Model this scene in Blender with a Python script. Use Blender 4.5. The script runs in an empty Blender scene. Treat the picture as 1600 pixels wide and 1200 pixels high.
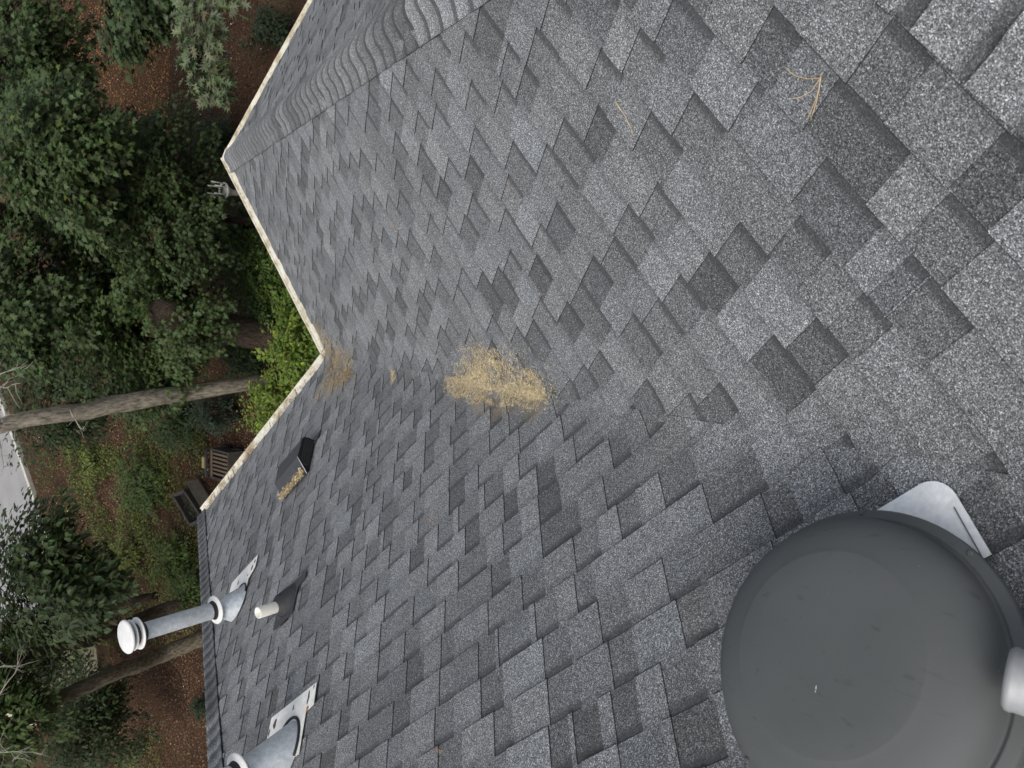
import bpy, bmesh, math, random
import numpy as np
from mathutils import Vector, Matrix

# ------------------------------------------------------------------ camera, world, sun, exposure
S = bpy.context.scene
COL = S.collection
V = lambda *a: np.array(a, float)
RC = np.array([[0.0860021, -0.7770079, -0.6235883], [-0.9872911, -0.1504246, 0.0512710], [-0.133641, 0.6112537, -0.7800698]])
CAM = V(0.7850896, -5.300673, 10.1864663)
cd = bpy.data.cameras.new('camera')
cam = bpy.data.objects.new('camera', cd)
COL.objects.link(cam)
rot = np.array([RC[0], -RC[1], -RC[2]]).T
m4 = np.eye(4); m4[:3, :3] = rot; m4[:3, 3] = CAM
cam.matrix_world = Matrix(m4.tolist())
cd.sensor_width = 36.0
cd.lens = 27.0
cd.clip_start = 0.05
cd.clip_end = 600.0
cd.dof.use_dof = True
cd.dof.focus_distance = 3.2
cd.dof.aperture_fstop = 7.0
S.camera = cam

SUN_EL, SUN_AZ = math.radians(62), math.radians(-125)
w = bpy.data.worlds.new('World'); S.world = w; w.use_nodes = True
nt = w.node_tree; nt.nodes.clear()
sky = nt.nodes.new('ShaderNodeTexSky'); sky.sky_type = 'NISHITA'; sky.sun_disc = False
sky.sun_elevation = SUN_EL; sky.sun_rotation = math.pi / 2 - SUN_AZ
sky.dust_density = 4.0; sky.ozone_density = 1.0; sky.air_density = 1.0
hs = nt.nodes.new('ShaderNodeHueSaturation'); hs.inputs['Saturation'].default_value = 0.42
bg = nt.nodes.new('ShaderNodeBackground'); bg.inputs['Strength'].default_value = 0.15
wo = nt.nodes.new('ShaderNodeOutputWorld')
nt.links.new(sky.outputs[0], hs.inputs['Color']); nt.links.new(hs.outputs[0], bg.inputs[0]); nt.links.new(bg.outputs[0], wo.inputs[0])

sl = bpy.data.lights.new('sun', 'SUN'); so = bpy.data.objects.new('sun', sl); COL.objects.link(so)
sl.energy = .9; sl.angle = math.radians(35); sl.color = (1.0, 0.965, 0.91)
sd = Vector((math.cos(SUN_EL) * math.cos(SUN_AZ), math.cos(SUN_EL) * math.sin(SUN_AZ), math.sin(SUN_EL)))
so.rotation_euler = sd.to_track_quat('Z', 'Y').to_euler()
so.location = (0, 0, 40)
S.view_settings.view_transform = 'Standard'
S.view_settings.look = 'None'
S.view_settings.exposure = 0.42
S.view_settings.gamma = 1.0
S.view_settings.use_curve_mapping = False
S.render.engine = 'CYCLES'
S.cycles.max_bounces = 6
S.cycles.diffuse_bounces = 3
S.cycles.glossy_bounces = 2
S.cycles.transmission_bounces = 3
S.cycles.transparent_max_bounces = 4

rng = np.random.default_rng(11)
random.seed(5)

def ray(x, y):
    return RC.T @ V((x - 800) / 1200.0, (y - 600) / 1200.0, 1.0)
def at(x, y, z=0.0):
    """world point at height z that lies in the direction of a spot in the yard"""
    r = ray(x, y)
    return CAM + (z - CAM[2]) / r[2] * r

# ------------------------------------------------------------------ helpers
def tag(o, label=None, cat=None, group=None, kind=None):
    if label: o['label'] = label
    if cat: o['category'] = cat
    if group: o['group'] = group
    if kind: o['kind'] = kind
    return o
def empty(name, loc, **k):
    o = bpy.data.objects.new(name, None); COL.objects.link(o); o.location = tuple(loc)
    o.empty_display_size = 0.2
    return tag(o, **k)
def wpos(o):
    p = V(*o.location)
    while o.parent is not None:
        o = o.parent; p = p + V(*o.location)
    return p
def mesh(name, vs, fs, mats, parent=None, mi=None, smooth=False, col=None, uv=None, origin=None, **k):
    """vs in world coordinates; the object's origin is put at origin (or its parent's)"""
    vs = np.asarray(vs, float)
    if origin is None:
        origin = wpos(parent) if parent is not None else V(0, 0, 0)
    me = bpy.data.meshes.new(name)
    me.from_pydata((vs - origin).tolist(), [], [tuple(int(i) for i in f) for f in fs])
    if not isinstance(mats, (list, tuple)): mats = [mats]
    for m in mats: me.materials.append(m)
    if mi is not None: me.polygons.foreach_set('material_index', np.asarray(mi, np.int32))
    if smooth is True: me.polygons.foreach_set('use_smooth', np.ones(len(me.polygons), bool))
    elif smooth is not False: me.polygons.foreach_set('use_smooth', np.asarray(smooth, bool))
    if col is not None:   # per-face colour
        a = me.color_attributes.new('col', 'FLOAT_COLOR', 'CORNER')
        n = np.zeros(len(me.polygons), np.int32); me.polygons.foreach_get('loop_total', n)
        a.data.foreach_set('color', np.repeat(np.asarray(col, np.float32), n, axis=0).ravel())
    if uv is not None:    # per-vertex uv
        l = me.uv_layers.new(name='uv')
        li = np.zeros(len(me.loops), np.int32); me.loops.foreach_get('vertex_index', li)
        l.data.foreach_set('uv', np.asarray(uv, np.float32)[li].ravel())
    me.update()
    o = bpy.data.objects.new(name, me); COL.objects.link(o)
    if parent is not None:
        o.parent = parent; o.location = tuple(origin - wpos(parent))
    else:
        o.location = tuple(origin)
    return tag(o, **k)

class G:
    """collects faces for one mesh"""
    def __init__(s): s.v = []; s.f = []; s.m = []; s.c = []; s.u = []; s.s = []
    def add(s, vs, fs, m=0, c=(1, 1, 1, 1), u=None, sm=False):
        b = len(s.v); s.v.extend([tuple(p) for p in vs])
        s.u.extend(u if u is not None else [(0, 0)] * len(vs))
        for f in fs: s.f.append([b + i for i in f]); s.m.append(m); s.c.append(c); s.s.append(sm)
    def box(s, o, x, y, z, m=0, c=(1, 1, 1, 1)):
        """box from corner o with edge vectors x, y, z"""
        o, x, y, z = map(lambda a: np.asarray(a, float), (o, x, y, z))
        vs = [o, o + x, o + x + y, o + y, o + z, o + x + z, o + x + y + z, o + y + z]
        s.add(vs, [(0, 3, 2, 1), (4, 5, 6, 7), (0, 1, 5, 4), (1, 2, 6, 5), (2, 3, 7, 6), (3, 0, 4, 7)], m, c)
    def lathe(s, o, ax, prof, n=40, m=0, c=(1, 1, 1, 1), sm=True, cap0=False, cap1=False, ref=None):
        ax = np.asarray(ax, float); ax = ax / np.linalg.norm(ax)
        a = np.cross(ax, ref if ref is not None else (V(1, 0, 0) if abs(ax[0]) < .8 else V(0, 1, 0))); a /= np.linalg.norm(a); b = np.cross(ax, a)
        vs = []
        for r, h in prof:
            for k in range(n):
                t = 2 * math.pi * k / n
                vs.append(np.asarray(o) + ax * h + (a * math.cos(t) + b * math.sin(t)) * r)
        fs = []
        for i in range(len(prof) - 1):
            for k in range(n):
                k2 = (k + 1) % n
                fs.append((i * n + k, i * n + k2, (i + 1) * n + k2, (i + 1) * n + k))
        if cap0: fs.append(tuple(range(n))[::-1])
        if cap1: fs.append(tuple((len(prof) - 1) * n + k for k in range(n)))
        s.add(vs, fs, m, c, sm=sm)
    def tube(s, pts, rad, n=8, m=0, c=(1, 1, 1, 1), sm=True, wob=0.0, cap=True):
        pts = [np.asarray(p, float) for p in pts]; vs = []
        prev = None
        for i, p in enumerate(pts):
            d = pts[min(i + 1, len(pts) - 1)] - pts[max(i - 1, 0)]; d /= np.linalg.norm(d) + 1e-9
            if prev is None:
                a = np.cross(d, V(0, 0, 1) if abs(d[2]) < .9 else V(1, 0, 0))
            else:
                a = prev - d * (prev @ d)
            a /= np.linalg.norm(a); prev = a; b = np.cross(d, a)
            r = rad[i] if hasattr(rad, '__len__') else rad
            for k in range(n):
                t = 2 * math.pi * k / n; rr = r * (1 + wob * (rng.random() - .5))
                vs.append(p + (a * math.cos(t) + b * math.sin(t)) * rr)
        fs = []
        for i in range(len(pts) - 1):
            for k in range(n):
                k2 = (k + 1) % n
                fs.append((i * n + k, i * n + k2, (i + 1) * n + k2, (i + 1) * n + k))
        if cap and n > 2: fs.append(tuple(range(n))[::-1]); fs.append(tuple((len(pts) - 1) * n + k for k in range(n)))
        s.add(vs, fs, m, c, sm=sm)
    def build(s, name, mats, parent=None, **k):
        return mesh(name, s.v, s.f, mats, parent, mi=s.m, smooth=s.s, col=s.c, uv=s.u, **k)

# ------------------------------------------------------------------ materials
def newmat(name):
    m = bpy.data.materials.new(name); m.use_nodes = True
    nt = m.node_tree; b = nt.nodes['Principled BSDF']
    def N(t, **k):
        n = nt.nodes.new(t)
        for a, v in k.items():
            if a.startswith('i_'):
                n.inputs[int(a[2:]) if a[2:].isdigit() else a[2:].replace('_', ' ')].default_value = v
            else: setattr(n, a, v)
        return n
    return m, nt, b, N, nt.links.new
def ramp(n, stops):
    cr = n.color_ramp
    while len(cr.elements) > 1: cr.elements.remove(cr.elements[-1])
    for i, (p, c) in enumerate(stops):
        e = cr.elements[0] if i == 0 else cr.elements.new(p)
        e.position = p; e.color = (c, c, c, 1) if not hasattr(c, '__len__') else (*c, 1)
def mix(nt, N, L, fac, a, b, mode='MIX'):
    n = N('ShaderNodeMix', data_type='RGBA', blend_type=mode)
    for i, x in ((0, fac), (6, a), (7, b)):
        if hasattr(x, 'is_output') or isinstance(x, bpy.types.NodeSocket): L(x, n.inputs[i])
        else: n.inputs[i].default_value = (*x, 1) if hasattr(x, '__len__') and len(x) == 3 else x
    return n.outputs[2]
def mathn(N, L, op, a, b=None, c=None, clamp=False):
    n = N('ShaderNodeMath', operation=op, use_clamp=clamp)
    for i, x in enumerate((a, b, c)):
        if x is None: continue
        if isinstance(x, bpy.types.NodeSocket): L(x, n.inputs[i])
        else: n.inputs[i].default_value = x
    return n.outputs[0]

DUST = [(0.245, -2.74, 7.296, 0.2), (0.272, -2.997, 7.415, 0.26), (0.298, -3.207, 7.511, 0.26), (0.315, -3.417, 7.611, 0.22), (0.372, -2.963, 7.435, 0.2), (0.192, 0.112, 6.034, 0.22), (0.072, -0.036, 6.046, 0.26), (-0.007, -0.36, 6.19, 0.34), (-0.049, -0.67, 6.373, 0.34), (-0.15, -0.481, 6.327, 0.28), (-0.256, -0.227, 6.251, 0.2), (0.275, 0.401, 5.946, 0.14)]
def shingle_material():
    m, nt, b, N, L = newmat('granule shingle')
    geo = N('ShaderNodeNewGeometry'); pos = geo.outputs['Position']
    at_ = N('ShaderNodeAttribute', attribute_name='col'); sep = N('ShaderNodeSeparateColor'); L(at_.outputs['Color'], sep.inputs[0])
    uv = N('ShaderNodeUVMap', uv_map='uv'); suv = N('ShaderNodeSeparateXYZ'); L(uv.outputs[0], suv.inputs[0])
    v1 = N('ShaderNodeTexVoronoi', i_Scale=520.0); L(pos, v1.inputs['Vector'])
    s1 = N('ShaderNodeSeparateColor'); L(v1.outputs['Color'], s1.inputs[0])
    # share of light grains differs from piece to piece
    r1 = N('ShaderNodeValToRGB'); ramp(r1, [(0, .048), (.28, .076), (.42, .150), (.70, .222), (.86, .33), (.95, .52), (1, .82)])
    L(s1.outputs[0], r1.inputs[0])
    n2 = N('ShaderNodeTexNoise', i_Scale=85.0, i_Detail=3.0, i_Roughness=.7); L(pos, n2.inputs['Vector'])
    r2 = N('ShaderNodeValToRGB'); ramp(r2, [(.25, .70), (.75, 1.03)]); L(n2.outputs[0], r2.inputs[0])
    c = mix(nt, N, L, 1.0, r1.outputs[0], r2.outputs[0], 'MULTIPLY')
    n3 = N('ShaderNodeTexNoise', i_Scale=2.3, i_Detail=5.0, i_Roughness=.62); L(pos, n3.inputs['Vector'])
    r3 = N('ShaderNodeValToRGB'); ramp(r3, [(.3, .87), (.7, 1.12)]); L(n3.outputs[0], r3.inputs[0])
    c = mix(nt, N, L, 1.0, c, r3.outputs[0], 'MULTIPLY')
    # tone of the piece
    tn = N('ShaderNodeCombineColor'); 
    for i in range(3): L(sep.outputs[0], tn.inputs[i])
    c = mix(nt, N, L, 1.0, c, tn.outputs[0], 'MULTIPLY')
    # slight blue or brown blend of the granules
    hue = mix(nt, N, L, sep.outputs[1], (1.0, 1.0, .985), (.95, 1.0, 1.035))
    c = mix(nt, N, L, 1.0, c, hue, 'MULTIPLY')
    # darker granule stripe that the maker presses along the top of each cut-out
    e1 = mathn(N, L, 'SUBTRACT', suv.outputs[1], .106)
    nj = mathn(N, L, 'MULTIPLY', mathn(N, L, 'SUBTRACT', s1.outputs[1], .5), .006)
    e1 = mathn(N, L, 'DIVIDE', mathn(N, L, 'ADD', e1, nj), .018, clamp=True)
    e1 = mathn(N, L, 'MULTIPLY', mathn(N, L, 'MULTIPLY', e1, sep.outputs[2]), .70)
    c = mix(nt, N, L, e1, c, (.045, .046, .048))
    # tan dust that has dried in the valley (a stain with its own outline)
    dn_ = N('ShaderNodeTexNoise', i_Scale=9.0, i_Detail=7.0, i_Roughness=.68); L(pos, dn_.inputs['Vector'])
    tot = None
    for (cx, cy, cz, rad) in DUST:
        vd_ = N('ShaderNodeVectorMath', operation='DISTANCE'); L(pos, vd_.inputs[0]); vd_.inputs[1].default_value = (cx, cy, cz)
        q_ = mathn(N, L, 'SUBTRACT', 1.0, mathn(N, L, 'DIVIDE', vd_.outputs['Value'], rad), clamp=True)
        tot = q_ if tot is None else mathn(N, L, 'MAXIMUM', tot, q_)
    dm = mathn(N, L, 'MULTIPLY', mathn(N, L, 'SUBTRACT', mathn(N, L, 'ADD', mathn(N, L, 'MULTIPLY', tot, 1.1), dn_.outputs[0]), .92), 2.2, clamp=True)
    dm = mathn(N, L, 'MULTIPLY', dm, .55)
    c = mix(nt, N, L, dm, c, (.30, .235, .145))
    L(c, b.inputs['Base Color'])
    b.inputs['Roughness'].default_value = .88
    b.inputs['Specular IOR Level'].default_value = .35
    bp = N('ShaderNodeBump', i_Strength=.55, i_Distance=.0012); L(v1.outputs['Distance'], bp.inputs['Height']); L(bp.outputs[0], b.inputs['Normal'])
    return m

def simple(name, color, rough=.6, metal=0.0, spec=.5, noise=None, bump=None, streak=None):
    m, nt, b, N, L = newmat(name)
    tc = N('ShaderNodeNewGeometry').outputs['Position']
    c = None
    if noise:
        for (sc, lo, hi) in noise:
            n = N('ShaderNodeTexNoise', i_Scale=sc, i_Detail=4.0, i_Roughness=.6); L(tc, n.inputs['Vector'])
            r = N('ShaderNodeValToRGB'); ramp(r, [(.3, lo), (.7, hi)]); L(n.outputs[0], r.inputs[0])
            c = mix(nt, N, L, 1.0, c if c is not None else tuple(color), r.outputs[0], 'MULTIPLY')
    if c is None: b.inputs['Base Color'].default_value = (*color, 1)
    else: L(c, b.inputs['Base Color'])
    b.inputs['Roughness'].default_value = rough; b.inputs['Metallic'].default_value = metal
    b.inputs['Specular IOR Level'].default_value = spec
    if bump:
        n = N('ShaderNodeTexNoise', i_Scale=bump[0], i_Detail=3.0); L(tc, n.inputs['Vector'])
        bp = N('ShaderNodeBump', i_Strength=bump[1], i_Distance=bump[2]); L(n.outputs[0], bp.inputs['Height']); L(bp.outputs[0], b.inputs['Normal'])
    return m

def attr_material(name, rough=.8, spec=.3, trans=0.0, sub=False):
    """colour taken from the face colour attribute (one colour for each leaf, flake or needle)"""
    m, nt, b, N, L = newmat(name)
    a = N('ShaderNodeAttribute', attribute_name='col'); L(a.outputs['Color'], b.inputs['Base Color'])
    b.inputs['Roughness'].default_value = rough; b.inputs['Specular IOR Level'].default_value = spec
    if trans:
        t = N('ShaderNodeBsdfTranslucent'); mx = N('ShaderNodeMixShader'); mx.inputs[0].default_value = trans
        L(a.outputs['Color'], t.inputs[0]); L(b.outputs[0], mx.inputs[1]); L(t.outputs[0], mx.inputs[2])
        L(mx.outputs[0], nt.nodes['Material Output'].inputs[0])
    return m

M_SH = shingle_material()
M_EDGE = simple('cut asphalt edge', (.018, .018, .019), .9)
M_CONTACT = simple('painted contact shade', (.045, .046, .048), .9)  # dark lower-edge strip: contact shade under each course, painted on the cut edge
M_DECK = simple('roof felt', (.04, .04, .042), .95)
def gutter_material():
    m, nt, b, N, L = newmat('weathered white gutter')
    pos = N('ShaderNodeNewGeometry').outputs['Position']
    n = N('ShaderNodeTexNoise', i_Scale=7.0, i_Detail=6.0, i_Roughness=.7); L(pos, n.inputs['Vector'])
    r = N('ShaderNodeValToRGB'); ramp(r, [(.35, (.72, .70, .62)), (.5, (.62, .58, .46)), (.58, (.44, .38, .26)), (.70, (.30, .25, .17))]); L(n.outputs[0], r.inputs[0])
    n2 = N('ShaderNodeTexNoise', i_Scale=60.0, i_Detail=3.0); L(pos, n2.inputs['Vector'])
    r2 = N('ShaderNodeValToRGB'); ramp(r2, [(.3, .85), (.6, 1.0)]); L(n2.outputs[0], r2.inputs[0])
    L(mix(nt, N, L, 1.0, r.outputs[0], r2.outputs[0], 'MULTIPLY'), b.inputs['Base Color'])
    b.inputs['Roughness'].default_value = .55
    return m
M_GUT = gutter_material()
M_WHITE = simple('white painted metal', (.72, .715, .69), .5, noise=[(9, .84, 1.03), (45, .9, 1.02)])
M_SEAM = simple('gutter seam sealant', (.16, .15, .13), .8)
M_GALV = simple('galvanised steel', (.66, .70, .73), .48, .30, .5, noise=[(35, .78, 1.1), (130, .9, 1.08), (6, .85, 1.05)], bump=(14, .15, .004))
M_GALVF = simple('bright galvanised flashing', (.86, .88, .88), .6, .0, .5, noise=[(70, .86, 1.05), (12, .92, 1.03)])
M_PLATE = simple('weathered white flashing', (.82, .81, .77), .55, 0.0, .4, noise=[(14, .78, 1.06), (50, .9, 1.03)])
M_RUST = simple('rust and tar marks', (.06, .045, .03), .9)
M_ORANGE = simple('orange rust', (.40, .17, .04), .85)
M_TAR = simple('black sealant', (.012, .012, .013), .6)
M_RUB = simple('grey rubber boot', (.038, .038, .041), .65, noise=[(40, .85, 1.1)])
M_PVC = simple('cream PVC', (.83, .81, .72), .4, noise=[(20, .93, 1.0)])
M_DARKP = simple('dark anodised metal', (.040, .041, .044), .55, noise=[(18, .85, 1.15)])
M_BLACK = simple('black louvre plastic', (.012, .012, .013), .6)
def dome_material():
    m, nt, b, N, L = newmat('dusty dark grey plastic')
    pos = N('ShaderNodeNewGeometry').outputs['Position']
    n = N('ShaderNodeTexNoise', i_Scale=4.0, i_Detail=6.0, i_Roughness=.6); L(pos, n.inputs['Vector'])
    r = N('ShaderNodeValToRGB'); ramp(r, [(.3, (.083, .089, .087)), (.7, (.098, .102, .102))]); L(n.outputs[0], r.inputs[0])
    sc = N('ShaderNodeMapping'); sc.inputs['Scale'].default_value = (60, 9, 60); sc.inputs['Rotation'].default_value = (0, 0, .5); L(pos, sc.inputs[0])
    n2 = N('ShaderNodeTexNoise', i_Scale=1.0, i_Detail=2.0); L(sc.outputs[0], n2.inputs['Vector'])
    r2 = N('ShaderNodeValToRGB'); ramp(r2, [(.66, 1.0), (.73, .80)]); L(n2.outputs[0], r2.inputs[0])
    v = N('ShaderNodeTexVoronoi', i_Scale=26.0); L(pos, v.inputs['Vector'])
    sp = N('ShaderNodeValToRGB'); ramp(sp, [(.012, 1.0), (.03, 0.0)]); L(v.outputs['Distance'], sp.inputs[0])
    c = mix(nt, N, L, 1.0, r.outputs[0], r2.outputs[0], 'MULTIPLY')
    L(mix(nt, N, L, mathn(N, L, 'MULTIPLY', sp.outputs[0], .35), c, (.5, .5, .47)), b.inputs['Base Color'])
    b.inputs['Roughness'].default_value = .72; b.inputs['Specular IOR Level'].default_value = .3
    bp = N('ShaderNodeBump', i_Strength=.12, i_Distance=.002)
    n4 = N('ShaderNodeTexNoise', i_Scale=260.0); L(pos, n4.inputs['Vector']); L(n4.outputs[0], bp.inputs['Height']); L(bp.outputs[0], b.inputs['Normal'])
    return m
M_DOME = dome_material()
M_TUBE = simple('brushed grey metal tube', (.34, .345, .345), .55, .25, noise=[(25, .85, 1.1)])
M_LEAF = attr_material('leaves', .55, .35, .22)
M_LITTER = attr_material('dry litter', .9, .15)
M_NEEDLE = attr_material('dry pine needles', .7, .3)
M_WOODD = simple('dark weathered timber', (.055, .047, .038), .85, noise=[(12, .7, 1.3)], bump=(60, .4, .004))
M_WOODL = simple('worn timber slat', (.17, .12, .075), .8, noise=[(20, .7, 1.2)])
M_DIRT = simple('planter soil', (.03, .02, .013), .95)
M_YEL = simple('faded yellow plastic', (.45, .36, .12), .6)
M_GREYM = simple('grey painted post', (.38, .38, .35), .6, noise=[(20, .8, 1.1)])
M_WALL = simple('beige siding', (.42, .37, .27), .8, noise=[(5, .9, 1.05)])
M_TRIM = simple('dark eave trim', (.02, .018, .016), .8)
M_GLASS = simple('window glass', (.03, .035, .04), .1)

def bark_material(name, c1, c2, sc=7.0):
    m, nt, b, N, L = newmat(name)
    pos = N('ShaderNodeNewGeometry').outputs['Position']
    mp = N('ShaderNodeMapping'); mp.inputs['Scale'].default_value = (1, 1, .28); L(pos, mp.inputs[0])
    v = N('ShaderNodeTexNoise', i_Scale=sc * 3, i_Detail=6.0, i_Roughness=.7); L(mp.outputs[0], v.inputs['Vector'])
    r = N('ShaderNodeValToRGB'); ramp(r, [(.36, c1), (.62, c2)]); L(v.outputs[0], r.inputs[0])
    n2 = N('ShaderNodeTexNoise', i_Scale=1.3, i_Detail=3.0); L(pos, n2.inputs['Vector'])
    r2 = N('ShaderNodeValToRGB'); ramp(r2, [(.3, .75), (.7, 1.2)]); L(n2.outputs[0], r2.inputs[0])
    L(mix(nt, N, L, 1.0, r.outputs[0], r2.outputs[0], 'MULTIPLY'), b.inputs['Base Color'])
    b.inputs['Roughness'].default_value = .9; b.inputs['Specular IOR Level'].default_value = .2
    bp = N('ShaderNodeBump', i_Strength=.9, i_Distance=.03); L(v.outputs[0], bp.inputs['Height']); L(bp.outputs[0], b.inputs['Normal'])
    return m
M_BARK = bark_material('grey pine bark', (.10, .085, .065), (.36, .32, .25))
M_BARKD = bark_material('brown bark', (.014, .011, .008), (.075, .055, .038))
M_TWIG = simple('bare grey twig', (.30, .27, .22), .8)

def ground_material():
    m, nt, b, N, L = newmat('pine straw and leaf mould')
    pos = N('ShaderNodeNewGeometry').outputs['Position']
    n = N('ShaderNodeTexNoise', i_Scale=22.0, i_Detail=8.0, i_Roughness=.75); L(pos, n.inputs['Vector'])
    r = N('ShaderNodeValToRGB'); ramp(r, [(.32, (.014, .008, .005)), (.5, (.052, .029, .016)), (.66, (.13, .070, .036))]); L(n.outputs[0], r.inputs[0])
    n2 = N('ShaderNodeTexNoise', i_Scale=.45, i_Detail=4.0); L(pos, n2.inputs['Vector'])
    r2 = N('ShaderNodeValToRGB'); ramp(r2, [(.35, .6), (.65, 1.25)]); L(n2.outputs[0], r2.inputs[0])
    L(mix(nt, N, L, 1.0, r.outputs[0], r2.outputs[0], 'MULTIPLY'), b.inputs['Base Color'])
    b.inputs['Roughness'].default_value = .95; b.inputs['Specular IOR Level'].default_value = .15
    bp = N('ShaderNodeBump', i_Strength=.8, i_Distance=.03); L(n.outputs[0], bp.inputs['Height']); L(bp.outputs[0], b.inputs['Normal'])
    return m
M_GROUND = ground_material()
M_CONC = simple('pale concrete drive', (.26, .255, .25), .85, noise=[(1.2, .85, 1.08), (40, .92, 1.04)], bump=(90, .2, .003))
M_KERB = simple('kerb concrete', (.52, .49, .41), .85, noise=[(6, .75, 1.05)])

# ------------------------------------------------------------------ roof frame
O = V(0, 0, 6.0)                                  # inside corner of the eaves
s2 = math.sqrt(.5)
T1, T2 = math.radians(36.2961), math.radians(31.3192)
dL, dR = V(-s2, s2, 0), V(s2, s2, 0)
uL = V(-s2 * math.cos(T1), -s2 * math.cos(T1), math.sin(T1)); uR = V(s2 * math.cos(T2), -s2 * math.cos(T2), math.sin(T2))
n1 = np.cross(uL, dL); n1 *= np.sign(n1[2]); n2 = np.cross(uR, dR); n2 *= np.sign(n2[2])
n1 /= np.linalg.norm(n1); n2 /= np.linalg.norm(n2)
P1 = lambda a, u, h=0.0: O + dL * a + uL * u + n1 * h
P2 = lambda a, u, h=0.0: O + dR * a + uR * u + n2 * h
c1, c2 = math.cos(T1), math.cos(T2)
B_END, A_END = 2.81, 2.43                         # eave ends: left hip foot, right hip foot
H1, H2 = 3.10, 2.745                               # ridge heights above the eave
R1, R2 = H1 / math.tan(T1), H2 / math.tan(T2)
U1, U2 = H1 / math.sin(T1), H2 / math.sin(T2)
C1H, C2H = .749, .828                              # the two hips: along = END - CH * up
T0, T3 = math.atan(math.sin(T1) / C1H), math.atan(math.sin(T2) / C2H)
KV1, KV2 = -.973, -.708                            # valley: along = KV * up
ab = lambda a, b, z: O + dR * a + dL * b + V(0, 0, z)
# third slope beyond the right hip: eave runs from (A_END, 0) towards -dL
u3 = -dR * math.cos(T3) + V(0, 0, math.sin(T3)); n3 = np.cross(u3, dL); n3 *= np.sign(n3[2])
P3 = lambda a, u, h=0.0: ab(A_END, 0, 0) - dL * a + u3 * u + n3 * h

house = empty('house', (0, 0, 0), label='house with a grey shingled hip roof, valley and cream gutters', cat='house')
FAR = 9.0
Vv = (-H2 / math.tan(T1), -R2)                     # valley top in (a, b)
roofv = [ab(0, 0, 0), ab(0, B_END, 0), ab(-R1, B_END - C1H * U1, H1), ab(-R1, -R2 - 9, H1), ab(*Vv, H2), ab(A_END - C2H * U2, -R2, H2), ab(A_END, 0, 0),
         ab(A_END, -2 * R2, 0), ab(0, -2 * R2, 0), ab(0, -R2 - 9, 0), ab(-2 * R1, B_END, 0), ab(-2 * R1, -R2 - 9, 0)]
rf = [(0, 1, 2, 3, 4), (3, 4, 8, 9), (0, 4, 5, 6), (6, 5, 7), (5, 4, 8, 7), (1, 10, 2), (2, 10, 11, 3)]
off = V(0, 0, -.02)
roof = mesh('roof', [p + off for p in roofv] + [p + off + V(0, 0, -.10) for p in roofv],
            rf + [tuple(12 + i for i in f[::-1]) for f in rf] + [(0, 1, 13, 12), (6, 0, 12, 18), (7, 6, 18, 19), (1, 10, 22, 13), (8, 7, 19, 20), (9, 8, 20, 21), (10, 11, 23, 22), (11, 9, 21, 23), (3, 9, 21, 15), (11, 3, 15, 23)],
            M_DECK, house)
# walls under the eaves
ins = .35
wl = [ab(-ins, ins + B_END - 2 * ins, 0), ab(-ins, -ins, 0), ab(A_END - ins, -ins, 0), ab(A_END - ins, -2 * R2 + ins, 0), ab(-ins, -2 * R2 + ins, 0), ab(-ins, -R2 - 9 + ins, 0), ab(-2 * R1 + ins, -R2 - 9 + ins, 0), ab(-2 * R1 + ins, B_END - ins, 0)]
g = G()
for i in range(8):
    p, q_ = wl[i], wl[(i + 1) % 8]
    d = (q_ - p) / np.linalg.norm(q_ - p); nn = np.cross(d, V(0, 0, 1)) * .15
    z0 = V(0, 0, 0)
    g.box(V(p[0], p[1], 0), (q_ - p) * V(1, 1, 0) - d * .002, nn, V(0, 0, 5.80))
g.build('wall', M_WALL, house)

# ------------------------------------------------------------------ shingles
def clip(poly, a, b, c):
    """keep a*x+b*y+c >= 0"""
    out = []
    for i in range(len(poly)):
        p, q_ = poly[i], poly[(i + 1) % len(poly)]
        dp = a * p[0] + b * p[1] + c; dq = a * q_[0] + b * q_[1] + c
        if dp >= 0: out.append(p)
        if (dp >= 0) != (dq >= 0):
            t = dp / (dp - dq); out.append((p[0] + (q_[0] - p[0]) * t, p[1] + (q_[1] - p[1]) * t))
    return out

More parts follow.
